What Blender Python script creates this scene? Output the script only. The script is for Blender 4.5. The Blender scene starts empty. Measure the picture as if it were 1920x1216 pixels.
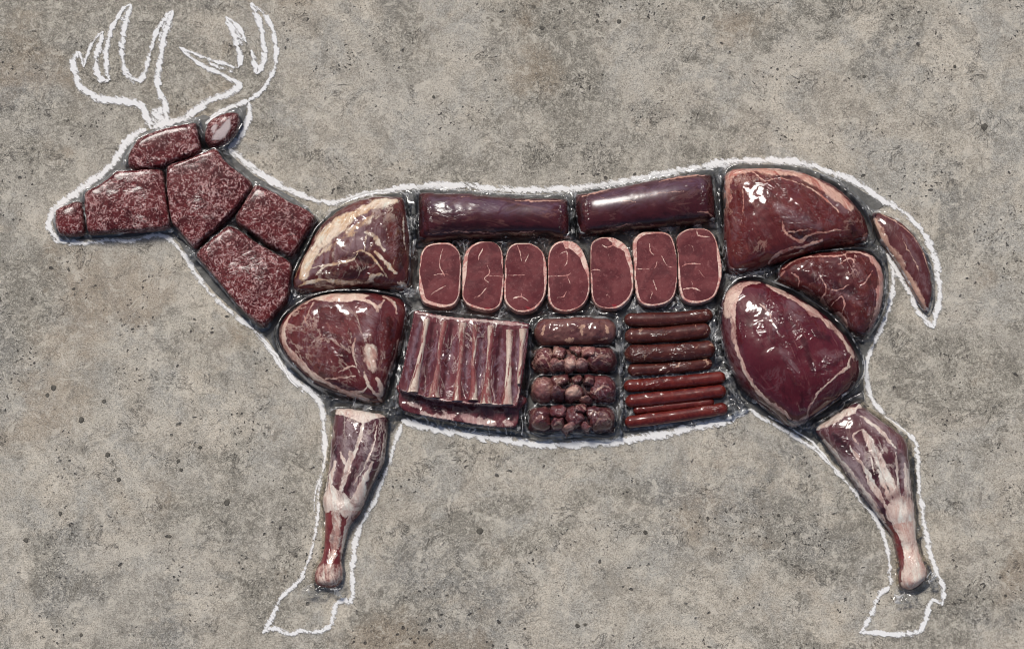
import bpy, math, random
import numpy as np
random.seed(7); np.random.seed(7)
scene = bpy.context.scene
COL = scene.collection

# ------------------------------------------------------------------ camera
DIST = 5.0
PITCH = math.radians(9)
cam_d = bpy.data.cameras.new('camera'); cam = bpy.data.objects.new('camera', cam_d); COL.objects.link(cam)
cam.location = (0, -DIST*math.sin(PITCH), DIST*math.cos(PITCH)); cam.rotation_euler = (PITCH, 0, 0)
cam_d.sensor_width = 36; cam_d.lens = 36*DIST/1.92; cam_d.clip_end = 100
scene.camera = cam
# ------------------------------------------------------------------ world, sun
SUN_EL, SUN_AZ = math.radians(54), math.radians(-22)
w = bpy.data.worlds.new('World'); scene.world = w; w.use_nodes = True
nt = w.node_tree; nt.nodes.clear()
sky = nt.nodes.new('ShaderNodeTexSky'); sky.sky_type = 'NISHITA'; sky.sun_disc = False
sky.sun_elevation = SUN_EL; sky.sun_rotation = SUN_AZ; sky.air_density = 0.6; sky.dust_density = 2.5; sky.ozone_density = 0.6
bg = nt.nodes.new('ShaderNodeBackground'); bg.inputs[1].default_value = 0.06
wo = nt.nodes.new('ShaderNodeOutputWorld'); nt.links.new(sky.outputs[0], bg.inputs[0]); nt.links.new(bg.outputs[0], wo.inputs[0])
sd = bpy.data.lights.new('sun', 'SUN'); sd.energy = 1.5; sd.angle = math.radians(17); sd.color = (1, .965, .91)
so = bpy.data.objects.new('sun', sd); COL.objects.link(so)
import mathutils
_v = mathutils.Vector((math.cos(SUN_EL)*math.sin(SUN_AZ), math.cos(SUN_EL)*math.cos(SUN_AZ), math.sin(SUN_EL)))
so.rotation_euler = _v.to_track_quat('Z', 'Y').to_euler()
scene.view_settings.view_transform = 'Standard'; scene.view_settings.look = 'None'
scene.view_settings.exposure = 0.85
scene.cycles.filter_width = 1.05; scene.cycles.use_denoising = True; scene.cycles.transparent_max_bounces = 24; scene.cycles.sample_clamp_indirect = 2.0; scene.cycles.sample_clamp_direct = 8.0; scene.view_settings.gamma = 1.0

cP, sP = math.cos(PITCH), math.sin(PITCH)
def at(px, py, z=0.0):
    """picture point -> place on the level z (metres)"""
    px = np.asarray(px, float); py = np.asarray(py, float)
    a = (px-960)/1000; b = (608-py)/1000
    dy = b*cP + DIST*sP; dz = b*sP - DIST*cP; dx = a
    t = (z-DIST*cP)/dz
    return dx*t, -DIST*sP + dy*t

# ------------------------------------------------------------------ noise
_T = np.random.RandomState(3).rand(256, 256)
def vn(x, y, seed=0):
    x = np.asarray(x, float)+seed*17.3+1000; y = np.asarray(y, float)+seed*9.7+1000
    xi = np.floor(x).astype(int); yi = np.floor(y).astype(int); fx = x-xi; fy = y-yi
    fx = fx*fx*(3-2*fx); fy = fy*fy*(3-2*fy)
    a = _T[xi & 255, yi & 255]; b = _T[(xi+1) & 255, yi & 255]; c = _T[xi & 255, (yi+1) & 255]; d = _T[(xi+1) & 255, (yi+1) & 255]
    return (a*(1-fx)+b*fx)*(1-fy)+(c*(1-fx)+d*fx)*fy
def fbm(x, y, seed=0, oc=3):
    s = 0; a = .5; t = 0
    for k in range(oc):
        s = s+a*vn(x*2**k, y*2**k, seed+k*5); t += a; a *= .5
    return s/t
def sst(a, b, x):
    t = np.clip((x-a)/(b-a), 0, 1); return t*t*(3-2*t)
# ------------------------------------------------------------------ 2D helpers
def smooth(pts, n=4, closed=True):
    P = np.array(pts, float); m = len(P); out = []
    rng = range(m) if closed else range(m-1)
    for i in rng:
        if closed: p0, p1, p2, p3 = P[(i-1) % m], P[i], P[(i+1) % m], P[(i+2) % m]
        else: p0, p1, p2, p3 = P[max(i-1, 0)], P[i], P[i+1], P[min(i+2, m-1)]
        for k in range(n):
            t = k/n
            out.append(.5*((2*p1)+(-p0+p2)*t+(2*p0-5*p1+4*p2-p3)*t*t+(-p0+3*p1-3*p2+p3)*t**3))
    if not closed: out.append(P[-1])
    return np.array(out)
def seg_d(x, y, P, closed=False):
    """distance to a polyline, and the run along it 0..1"""
    best = np.full(np.shape(x), 1e9); run = np.zeros(np.shape(x))
    n = len(P); m = n if closed else n-1
    for i in range(m):
        ax, ay = P[i]; bx, by = P[(i+1) % n]; ux, uy = bx-ax, by-ay; L = ux*ux+uy*uy+1e-9
        t = np.clip(((x-ax)*ux+(y-ay)*uy)/L, 0, 1)
        d = (x-ax-t*ux)**2+(y-ay-t*uy)**2
        c = d < best; best = np.where(c, d, best); run = np.where(c, (i+t)/m, run)
    return np.sqrt(best), run
def inside(x, y, P):
    r = np.zeros(np.shape(x), bool); n = len(P)
    for i in range(n):
        ax, ay = P[i]; bx, by = P[(i+1) % n]
        if ay == by: continue
        r ^= ((ay > y) != (by > y)) & (x < (bx-ax)*(y-ay)/(by-ay)+ax)
    return r
def poly_sdf(P):
    def f(x, y):
        d, _ = seg_d(x, y, P, True); return np.where(inside(x, y, P), d, -d)
    return f
def field(S, x, y, seed=0, warp=2.5):
    """strength 0..1 of a list of strokes (width, strength, points) and fills ('f', strength, feather, points)"""
    wx = x+(fbm(x/9, y/9, seed+1)-.5)*2*warp+(fbm(x/3, y/3, seed+4)-.5)*warp*.9
    wy = y+(fbm(x/9, y/9, seed+2)-.5)*2*warp+(fbm(x/3, y/3, seed+6)-.5)*warp*.9
    F = np.zeros(np.shape(x))
    for s in S:
        if s[0] == 'f':
            v = sst(-s[2], s[2], poly_sdf(smooth(s[3], 3))(wx, wy))*s[1]
        else:
            d, run = seg_d(wx, wy, smooth(s[2], 4, False))
            wd = s[0]*(.45+.55*np.sin(np.pi*np.clip(run, .04, .96))**.6)*(.3+1.35*fbm(run*8+seed, run*0+len(s[2]), seed))
            v = (1-sst(wd*.12, wd*.92, d))*s[1]
        F = np.maximum(F, v)
    return F
# ------------------------------------------------------------------ mesh from a field in picture space
def gridmesh(sdf, bb, s):
    xs = np.arange(bb[0]-2*s, bb[2]+2*s, s); ys = np.arange(bb[1]-2*s, bb[3]+2*s, s)
    X, Y = np.meshgrid(xs, ys); D = sdf(X, Y)
    ins = D > 0
    e = .3
    near = (~ins) & (D > -1.6*s)
    gx = np.zeros_like(X); gy = np.zeros_like(X)
    xn, yn = X[near], Y[near]
    for it in range(2):
        d0 = sdf(xn, yn); a = (sdf(xn+e, yn)-d0)/e; b = (sdf(xn, yn+e)-d0)/e
        L = np.maximum(np.hypot(a, b), .3); xn = xn-d0*a/L**2*1.0; yn = yn-d0*b/L**2
    X[near] = xn; Y[near] = yn
    ok = ins | near
    c = ok[:-1, :-1] & ok[1:, :-1] & ok[:-1, 1:] & ok[1:, 1:] & (ins[:-1, :-1] | ins[1:, :-1] | ins[:-1, 1:] | ins[1:, 1:])
    return X, Y, np.where(ins, D, 0), ins, c
def inflate(ins, s, step=2):
    """Poisson bulge on the grid"""
    m = ins[::step, ::step].astype(float); u = np.zeros_like(m); h = s*step
    m[0] = m[-1] = 0; m[:, 0] = m[:, -1] = 0
    n = int(min(2600, (max(m.shape))**2*.5+150))
    for i in range(n):
        v = np.zeros_like(u)
        v[1:-1, 1:-1] = .25*(u[2:, 1:-1]+u[:-2, 1:-1]+u[1:-1, 2:]+u[1:-1, :-2])+h*h*.25
        u = v*m
    H, W = ins.shape; yy = np.arange(H)/step; xx = np.arange(W)/step
    y0 = np.clip(np.floor(yy).astype(int), 0, u.shape[0]-2); x0 = np.clip(np.floor(xx).astype(int), 0, u.shape[1]-2)
    fy = np.clip(yy-y0, 0, 1)[:, None]; fx = np.clip(xx-x0, 0, 1)[None]
    U = u[y0][:, x0]*(1-fy)*(1-fx)+u[y0+1][:, x0]*fy*(1-fx)+u[y0][:, x0+1]*(1-fy)*fx+u[y0+1][:, x0+1]*fy*fx
    return U
def link(name, me, mat, parent=None, loc=None):
    o = bpy.data.objects.new(name, me); COL.objects.link(o)
    if mat: me.materials.append(mat)
    if parent: o.parent = parent
    if loc is not None and not parent: o.location = loc
    return o
def tag(o, label=None, cat=None, group=None, kind=None):
    if label: o['label'] = label
    if cat: o['category'] = cat
    if group: o['group'] = group
    if kind: o['kind'] = kind
    return o
def thing(name, label, cat, px, py, group=None):
    x, y = at(px, py, 0); o = bpy.data.objects.new(name, None); COL.objects.link(o)
    o.location = (float(x), float(y), 0); o.empty_display_size = .02
    return tag(o, label, cat, group)
def build(name, V, F, mat, parent=None, attrs=None, N=None, base=(0, 0, 0), smoothf=True):
    V = np.asarray(V, np.float32)-np.asarray(base, np.float32); F = np.asarray(F, np.int32)
    me = bpy.data.meshes.new(name); nl = F.shape[1]
    me.vertices.add(len(V)); me.vertices.foreach_set('co', V.ravel())
    me.loops.add(F.size); me.loops.foreach_set('vertex_index', F.ravel())
    me.polygons.add(len(F)); me.polygons.foreach_set('loop_start', np.arange(0, F.size, nl, dtype=np.int32))
    me.polygons.foreach_set('use_smooth', np.full(len(F), smoothf))
    me.update(); me.validate()
    for k, v in (attrs or {}).items():
        a = me.attributes.new(k, 'FLOAT', 'POINT'); a.data.foreach_set('value', np.asarray(v, np.float32).ravel())
    if N is not None: me.normals_split_custom_set_from_vertices(N)
    return link(name, me, mat, parent, None if parent else base)
def sub(V, F, sel, attrs, N):
    F = F[sel]; u, inv = np.unique(F, return_inverse=True)
    return V[u], inv.reshape(F.shape), {k: v[u] for k, v in attrs.items()}, N[u]
def vert_normals(V, F):
    a, b, c, d = (V[F[:, i]] for i in range(4)); n = np.cross(c-a, d-b); N = np.zeros_like(V)
    for i in range(4): np.add.at(N, F[:, i], n)
    return N/np.maximum(np.linalg.norm(N, axis=1, keepdims=True), 1e-12)
def cut(root, outline, H, mat, parts, fat=(), crease=(), silver=(), dark=(), groove=(), ridge=(), s=1.5, prof='dome', seed=1, lump=.12,
        warp=2.5, z0=0.0, sdf=None, bb=None, hfun=None, fatfun=None, flat=26, lumpscale=28):
    """one slab or muscle as a dense height mesh; parts = [(name, selector(fat, x, y) -> bool)], first match wins"""
    if sdf is None:
        P = smooth(outline, 4); sdf = poly_sdf(P)
        bb = (P[:, 0].min(), P[:, 1].min(), P[:, 0].max(), P[:, 1].max())
    X, Y, D, ins, cells = gridmesh(sdf, bb, s)
    U = inflate(ins, s)
    um = U.max()
    if prof == 'dome': z = (np.sqrt(U/um)*.55+.45*np.sqrt(1-np.exp(-U/(um*.18))))
    elif prof == 'pillow': z = np.sqrt(1-np.exp(-U/(flat*2.6)))*(.86+.14*np.sqrt(U/um))
    else: z = np.sqrt(1-np.exp(-U/(flat*1.5)))
    z = z*H*(1+lump*1.1*(fbm(X/lumpscale/1.5, Y/lumpscale/1.5, seed)-.5)*sst(0, 12, D)+lump*.12*(fbm(X/9, Y/9, seed+3)-.5)*sst(0, 6, D))
    if hfun is not None: z = hfun(X, Y, D, z)
    for wd, dep, pts in groove:
        d, run = seg_d(X+(fbm(X/12, Y/12, 5)-.5)*6, Y+(fbm(X/12, Y/12, 6)-.5)*6, smooth(pts, 4, False)); z = z-dep*.001*np.exp(-(d/wd)**2)*np.sin(np.pi*np.clip(run, .05, .95))*sst(0, 8, D)
    for wd, dep, pts in ridge:
        d, run = seg_d(X, Y, smooth(pts, 4, False)); z = z+dep*.001*np.exp(-(d/wd)**2)*np.sin(np.pi*np.clip(run, .05, .95))*sst(0, 8, D)
    z = np.where(ins, np.maximum(z, .0006), 0)+z0
    fa = field(fat, X, Y, seed, warp) if len(fat) else np.zeros_like(X)
    if fatfun is not None: fa = np.maximum(fa, fatfun(X, Y, D))
    si = field(silver, X, Y, seed+11, warp*2) if len(silver) else np.zeros_like(X)
    da = field(dark, X, Y, seed+21, warp*1.4) if len(dark) else np.zeros_like(X)
    cr = field(crease, X, Y, seed+31, warp*2) if len(crease) else np.zeros_like(X)
    wx, wy = at(X, Y, z0+H*.45)
    idx = np.arange(X.size).reshape(X.shape)
    F = np.stack([idx[1:, :-1][cells], idx[1:, 1:][cells], idx[:-1, 1:][cells], idx[:-1, :-1][cells]], 1)
    V = np.stack([wx.ravel(), wy.ravel(), z.ravel()], 1)
    N = vert_normals(V, F)
    A = dict(fat=fa.ravel(), silver=si.ravel(), dark=da.ravel(), crease=cr.ravel())
    base = tuple(root.location)
    left = np.ones(len(F), bool); made = {}
    fcx, fcy, fcf = X.ravel()[F].mean(1), Y.ravel()[F].mean(1), A['fat'][F].mean(1)
    for prt in parts:
        nm, selr = prt[:2]; pm = prt[2] if len(prt) > 2 else mat
        m = left & selr(fcf, fcx, fcy) if selr is not None else left
        left = left & ~m
        if m.sum() < 4: continue
        v, f, a, n = sub(V, F, m, A, N)
        made[nm] = build(nm, v, f, pm, root, a, n, base)
    return made, sdf, bb
ALL = [('meat', None)]

# ------------------------------------------------------------------ node helpers
class NT:
    def __init__(s, name):
        s.m = bpy.data.materials.new(name); s.m.use_nodes = True; s.t = s.m.node_tree; s.t.nodes.clear()
        s.out = s.n('OutputMaterial'); s.pos = s.n('NewGeometry').outputs['Position']
    def n(s, k, **kw):
        x = s.t.nodes.new('ShaderNode'+k)
        for a, v in kw.items(): setattr(x, a, v)
        return x
    def set(s, inp, v):
        if isinstance(v, bpy.types.NodeSocket): s.t.links.new(v, inp)
        elif isinstance(v, (tuple, list)) and len(v) == 3 and inp.type == 'RGBA': inp.default_value = (*v, 1)
        else: inp.default_value = v
    def math(s, op, a, b=0.0, c=None, clamp=False):
        x = s.n('Math', operation=op, use_clamp=clamp); s.set(x.inputs[0], a); s.set(x.inputs[1], b)
        if c is not None: s.set(x.inputs[2], c)
        return x.outputs[0]
    def step(s, v, a, b, lo=0.0, hi=1.0):
        x = s.n('MapRange', interpolation_type='SMOOTHSTEP'); s.set(x.inputs[0], v); s.set(x.inputs[1], a); s.set(x.inputs[2], b)
        x.inputs[3].default_value = lo; x.inputs[4].default_value = hi; return x.outputs[0]
    def mix(s, f, a, b, kind='MIX'):
        x = s.n('MixRGB', blend_type=kind); s.set(x.inputs[0], f); s.set(x.inputs[1], a); s.set(x.inputs[2], b); return x.outputs[0]
    def map(s, sc=(1, 1, 1), rot=0, off=(0, 0, 0)):
        x = s.n('Mapping', vector_type='TEXTURE' if rot else 'POINT'); s.t.links.new(s.pos, x.inputs[0]); x.inputs[3].default_value = tuple(1/v for v in sc) if rot else sc; x.inputs[2].default_value = (0, 0, rot); x.inputs[1].default_value = off; return x.outputs[0]
    def noise(s, scale, detail=3, rough=.5, dist=0, vec=None, out=0):
        x = s.n('TexNoise'); s.set(x.inputs['Vector'], vec or s.pos); x.inputs['Scale'].default_value = scale; x.inputs['Detail'].default_value = detail
        x.inputs['Roughness'].default_value = rough; x.inputs['Distortion'].default_value = dist; return x.outputs[out]
    def vor(s, scale, vec=None, feature='F1', out=0, rnd=1):
        x = s.n('TexVoronoi', feature=feature); s.set(x.inputs['Vector'], vec or s.pos); x.inputs['Scale'].default_value = scale
        x.inputs['Randomness'].default_value = rnd; return x.outputs[out]
    def attr(s, k):
        x = s.n('Attribute', attribute_name=k); return x.outputs['Fac']
    def bump(s, h, dist, st=1.0, nrm=None):
        x = s.n('Bump'); s.set(x.inputs['Height'], h); x.inputs['Distance'].default_value = dist; x.inputs['Strength'].default_value = st
        if nrm is not None: s.set(x.inputs['Normal'], nrm)
        return x.outputs[0]
    def bsdf(s, **kw):
        x = s.n('BsdfPrincipled')
        for k, v in kw.items(): s.set(x.inputs[k.replace('_', ' ')], v)
        return x
    def done(s, sh): s.t.links.new(sh, s.out.inputs[0]); return s.m
# ------------------------------------------------------------------ materials
def concrete_mat():
    t = NT('concrete')
    big = t.noise(1.6, 4, .6, .4); med = t.noise(4.2, 8, .72, .5); med2 = t.noise(6, 7, .74, .8, t.map(off=(5, 3, 0)))
    blot = t.noise(15, 7, .76, .6); zone = t.step(t.noise(2.2, 8, .74, .6, t.map(off=(11, 4, 0))), .45, .53)
    rc = t.mix(t.step(big, .38, .62), (.185, .178, .157), (.25, .237, .205))
    rc = t.mix(t.step(t.noise(2.1, 5, .6, .5, t.map(off=(3, 8, 0))), .5, .62), rc, (.222, .223, .216))
    g1 = t.noise(150, 5, .78, 1.4); g2 = t.noise(430, 2, .7, .8); g3 = t.noise(60, 6, .78, 1.2)
    rc = t.mix(t.step(g1, .38, .5, .95, 0), rc, (.09, .085, .073)); rc = t.mix(t.step(g1, .51, .62, 0, .85), rc, (.47, .45, .40))
    rc = t.mix(t.step(g3, .36, .48, .55, 0), rc, (.125, .118, .10)); rc = t.mix(t.step(g3, .53, .64, 0, .5), rc, (.44, .42, .375))
    lc = t.mix(t.step(t.noise(9, 5, .65, .5), .4, .6), (.37, .342, .295), (.325, .32, .298))
    lc = t.mix(t.step(med, .5, .62), lc, (.46, .425, .365))
    lc = t.mix(t.step(g1, .38, .49, .65, 0), lc, (.17, .157, .133)); lc = t.mix(t.step(g1, .52, .64, 0, .6), lc, (.56, .53, .475))
    c = t.mix(zone, rc, lc)
    c = t.mix(t.math('MULTIPLY', t.step(med2, .54, .66), .35), c, (.18, .172, .153))
    c = t.mix(t.math('MULTIPLY', t.step(t.noise(1.7, 6, .7, .7, t.map(off=(2, 12, 0))), .54, .62), .5), c, (.42, .40, .36))
    c = t.mix(t.math('MULTIPLY', t.step(blot, .53, .62), .5), c, (.45, .425, .37))
    c = t.mix(t.math('MULTIPLY', t.step(blot, .4, .47, 1, 0), .35), c, (.15, .14, .12))
    c = t.mix(t.math('MULTIPLY', t.step(t.noise(3.3, 6, .65, 0, t.map(off=(1, 1, 4))), .56, .68), .42), c, (.27, .205, .14))
    c = t.mix(t.step(g2, .36, .5, .65, 0), c, (.12, .112, .098)); c = t.mix(t.step(g2, .52, .68, 0, .3), c, (.6, .57, .5))
    ch = t.noise(34, 9, .82, .7, t.map(off=(6, 6, 2))); c = t.mix(t.step(ch, .545, .575, 0, .5), c, (.50, .475, .42)); c = t.mix(t.step(ch, .40, .435, .5, 0), c, (.13, .122, .106))
    c = t.mix(1.0, c, (1.26, 1.22, 1.15), 'MULTIPLY')
    pm = t.step(t.noise(6, 4, .6, 0, t.map(off=(7, 2, 0))), .5, .64)
    dk = t.math('MULTIPLY', t.step(g3, .33, .41, 1, 0), t.step(pm, 0, 1, .3, 1))
    v = t.vor(42, t.mix(.03, t.pos, t.noise(30, 2, out=1)))
    pit = t.math('MULTIPLY', t.step(v, .10, .17, 1, 0), t.step(t.vor(42, out=1), .6, .7) if False else t.step(pm, .2, .8, .0, 1))
    v2 = t.vor(95, t.mix(.02, t.pos, t.noise(60, 2, out=1)))
    pit2 = t.math('MULTIPLY', t.step(v2, .13, .22, 1, 0), t.step(t.noise(9, 3, .6, 0, t.map(off=(2, 9, 0))), .52, .6))
    # hairline cracks
    cr = t.math('ABSOLUTE', t.math('SUBTRACT', t.noise(22, 5, .65, 1.5, t.map(off=(4, 4, 1))), .5))
    cr = t.math('MULTIPLY', t.step(cr, .004, .014, 1, 0), t.step(t.noise(14, 3, .5, 0, t.map(off=(9, 9, 1))), .56, .62))
    c = t.mix(t.math('MULTIPLY', dk, .5), c, (.1, .09, .078))
    c = t.mix(t.math('MULTIPLY', cr, .35), c, (.07, .062, .055))
    c = t.mix(t.math('MULTIPLY', t.math('MAXIMUM', pit, pit2), .85), c, (.05, .045, .04))
    h = t.math('ADD', t.math('MULTIPLY', g1, .5), t.math('MULTIPLY', g3, .7))
    h = t.math('SUBTRACT', t.math('ADD', h, t.math('MULTIPLY', g2, .2)), t.math('MULTIPLY', t.math('MAXIMUM', t.math('MAXIMUM', pit, pit2), cr), .8))
    b = t.bsdf(Base_Color=c, Roughness=.85, Specular_IOR_Level=.25, Normal=t.bump(h, .0042, .8))
    return t.done(b.outputs[0])
def chalk_mat():
    t = NT('chalk')
    e = t.attr('edge')      # 0 edge .. 1 middle of the stroke
    a1 = t.noise(240, 4, .8, .4); a2 = t.noise(55, 4, .65, .6); a3 = t.noise(190, 3, .7, .3, t.map((1, .22, 1), .9))
    k = t.math('MULTIPLY', e, .66)
    for n_, g in ((a1, 1.3), (a2, 2.0), (a3, 2.0)): k = t.math('ADD', k, t.math('MULTIPLY', t.math('SUBTRACT', n_, .5), g))
    k = t.math('ADD', k, t.attr('press'))
    al = t.step(k, .22, .86, 0, .92)
    b = t.bsdf(Base_Color=t.mix(t.step(k, .3, .8), (.63, .62, .60), (.82, .81, .785)), Roughness=.95, Specular_IOR_Level=.1)
    tr = t.n('BsdfTransparent'); mx = t.n('MixShader'); t.set(mx.inputs[0], al)
    t.t.links.new(tr.outputs[0], mx.inputs[1]); t.t.links.new(b.outputs[0], mx.inputs[2])
    return t.done(mx.outputs[0])
def film_bits(t, sc=1.0):
    """height of the creases of a shrunken bag"""
    n1 = t.noise(34*sc, 3, .55, 2.2); n2 = t.noise(90*sc, 2, .5, 1.5, t.map((1, .45, 1), .6))
    r1 = t.math('ABSOLUTE', t.math('SUBTRACT', n1, .5)); r1 = t.step(r1, 0, .06, 1, 0)
    r2 = t.math('ABSOLUTE', t.math('SUBTRACT', n2, .5)); r2 = t.step(r2, 0, .09, 1, 0)
    return t.math('ADD', t.math('MULTIPLY', r1, .8), t.math('MULTIPLY', r2, .35))
def film_mat(name='clear_film', tint=(.93, .94, .95), painted_glint=.30):
    t = NT(name)
    r = t.math('ABSOLUTE', t.math('SUBTRACT', t.noise(24, 1, .5, .8), .5)); ln = t.math('MULTIPLY', t.step(r, 0, .022, 1, 0), t.step(t.noise(17, 1, .5, 0, t.map(off=(1, 2, 3))), .48, .58))
    h = t.math('ADD', t.math('MULTIPLY', ln, .15), t.math('MULTIPLY', t.noise(34, 1, .5, 1.0), .8))
    nb = t.bump(h, .0014, 1.0)
    fr = t.n('Fresnel'); fr.inputs[0].default_value = 1.5; t.set(fr.inputs['Normal'], nb)
    gl = t.n('BsdfGlossy'); gl.inputs['Roughness'].default_value = .1; t.set(gl.inputs['Normal'], nb); gl.inputs['Color'].default_value = (1, 1, 1, 1)
    tr = t.n('BsdfTransparent'); tr.inputs[0].default_value = (*tint, 1)
    df = t.n('BsdfDiffuse'); df.inputs[0].default_value = (.84, .84, .83, 1); t.set(df.inputs['Normal'], nb)
    patch = t.step(t.noise(38, 3, .6, .8, t.map(off=(3, 5, 1))), .52, .66, .02, .75)  # white highlights in patches and along creases, painted as diffuse colour
    m1 = t.n('MixShader'); t.set(m1.inputs[0], t.math('MULTIPLY', t.math('ADD', patch, t.math('MULTIPLY', ln, 1.3)), painted_glint))
    t.t.links.new(tr.outputs[0], m1.inputs[1]); t.t.links.new(df.outputs[0], m1.inputs[2])
    m2 = t.n('MixShader'); t.set(m2.inputs[0], t.math('ADD', t.math('MULTIPLY', fr.outputs[0], 1.1), .0, clamp=True))
    t.t.links.new(m1.outputs[0], m2.inputs[1]); t.t.links.new(gl.outputs[0], m2.inputs[2])
    return t.done(m2.outputs[0])
def shade_by_piece(t, c, a, b):
    oi = t.n('ObjectInfo'); return t.mix(t.step(oi.outputs['Random'], .5, 1.0, 0, .3), t.mix(t.step(oi.outputs['Random'], 0, .4, .45, 0), c, a), b)
def coat(t, col, nb, wr=.5, rough=.45, cr=.09, wscale=1.0, cw=1.0, wrot=.1, blotch=True):
    """meat under tight clear film: the film is the coat, with creases of its own"""
    msk = t.step(t.noise(14, 2, .5, .4, t.map(off=(2, 2, 2))), .56, .66, .02, .7)
    ck = t.attr('crease')
    wr1 = t.noise(120*wscale, 2, .5, .5, t.map((1, .18, 1), 1.42+wrot)); wr3 = t.noise(85*wscale, 3, .55, .9, t.map((1, .22, 1), 1.9+wrot))
    m2 = t.step(t.noise(12, 2, .5, .4, t.map(off=(7, 2, 5))), .58, .67)
    h = t.math('MULTIPLY', wr1, t.math('MAXIMUM', msk, t.math('MULTIPLY', ck, 2.3)) if blotch else .8)
    h = t.math('ADD', t.math('MULTIPLY', h, 1.9), t.math('MULTIPLY', t.math('MULTIPLY', wr3, t.math('MAXIMUM', m2, t.math('MULTIPLY', ck, .8))), 1.6))
    h = t.math('ADD', h, t.math('MULTIPLY', t.noise(11, 1, .5, .5), .4))
    cn = t.bump(h, .0046*wr*2, 1.0)
    b = t.bsdf(Base_Color=col, Roughness=rough, Specular_IOR_Level=.06, Normal=nb, Coat_Weight=cw, Coat_Roughness=cr, Coat_IOR=1.45, Coat_Normal=cn)
    return t.done(b.outputs[0])
def muscle_mat(name, lean, lean2, fatc=(.78, .58, .46), fatc2=(.54, .27, .21), silverc=(.30, .20, .21), vein=.5, rot=.6, wr=.6, fs=1.0, wscale=1.0, cr=.09, piece=False):
    t = NT(name)
    fat, sil, dk = t.attr('fat'), t.attr('silver'), t.attr('dark')
    fib = t.noise(60*fs, 5, .7, 1.5, t.map((1, .22, 1), rot)); blo = t.noise(18, 5, .6, .8); fine = t.noise(330, 3, .6)
    c = t.mix(t.step(blo, .35, .65), lean, lean2)
    c = t.mix(t.step(fib, .54, .70, 0, .4), c, t.mix(.5, lean2, fatc2))
    c = t.mix(t.step(fib, .32, .46, .6, 0), c, tuple(v*.4 for v in lean))
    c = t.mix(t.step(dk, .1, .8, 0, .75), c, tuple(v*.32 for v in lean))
    # thin white seams
    r = t.math('ABSOLUTE', t.math('SUBTRACT', t.noise(13*fs, 7, .66, .7, t.map((1, .5, 1), rot, (3, 1, 0))), .5))
    r_ = t.math('ABSOLUTE', t.math('SUBTRACT', t.noise(26*fs, 6, .68, .8, t.map((1, .4, 1), rot-.5, (1, 7, 0))), .5))
    web = t.math('MULTIPLY', t.step(r_, .0, .035, 1, 0), t.step(t.noise(11, 3, .6, .5, t.map(off=(1, 4, 2))), .45, .62))
    c = t.mix(t.math('MULTIPLY', web, min(.6, vein*.7)), c, silverc)
    vm = t.step(t.noise(9, 2, .5, 0, t.map(off=(6, 6, 0))), .47, .6)
    vn_ = t.math('MULTIPLY', t.math('MULTIPLY', t.step(r, .004, .022, 1, 0), vm), vein)
    c = t.mix(t.math('MULTIPLY', vn_, .8), c, fatc)
    s1 = t.math('MULTIPLY', sil, t.step(t.noise(55, 4, .65, 1.5, t.map((1, .3, 1), rot+.5)), .3, .62))
    c = t.mix(t.math('MULTIPLY', s1, .62), c, silverc)
    fr = t.math('ADD', fat, t.math('MULTIPLY', t.math('SUBTRACT', t.noise(75*fs, 5, .75, 1.2, t.map((1, .28, 1), rot)), .5), 1.25))
    fr = t.math('ADD', fr, t.math('MULTIPLY', t.math('SUBTRACT', t.noise(110, 3, .7, 1), .5), .5))
    fm = t.step(fr, .3, .74)
    stre = t.noise(70*fs, 6, .75, .8, t.map((1, .16, 1), rot))
    fcol = t.mix(t.step(t.noise(28, 5, .7, .8, t.map((1, .4, 1), rot)), .36, .6), fatc2, fatc)
    fcol = t.mix(t.step(stre, .5, .66, 0, .75), fcol, tuple(min(.86, v*1.22+.05) for v in fatc))
    fcol = t.mix(t.step(stre, .34, .48, .65, 0), fcol, t.mix(.5, lean2, fatc2))
    fcol = t.mix(t.step(t.noise(20, 7, .75, .6), .5, .64, 0, .75), fcol, t.mix(.25, lean2, fatc2))
    c = t.mix(t.math('MULTIPLY', t.math('MULTIPLY', fm, .93), t.step(fat, .05, .25)), c, fcol)
    c = t.mix(t.step(fine, .3, .7, .16, 0), c, (.03, .01, .01))
    if piece: c = shade_by_piece(t, c, tuple(v*.35 for v in lean), fatc2)
    h = t.math('ADD', t.math('MULTIPLY', fib, .6), t.math('MULTIPLY', fm, .35)); h = t.math('ADD', h, t.math('MULTIPLY', fine, .12))
    h = t.math('ADD', h, t.math('MULTIPLY', blo, .4))
    return coat(t, c, t.bump(h, .003, .6), wr, wscale=wscale, wrot=.25*math.sin(rot*7), cr=cr)
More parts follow.
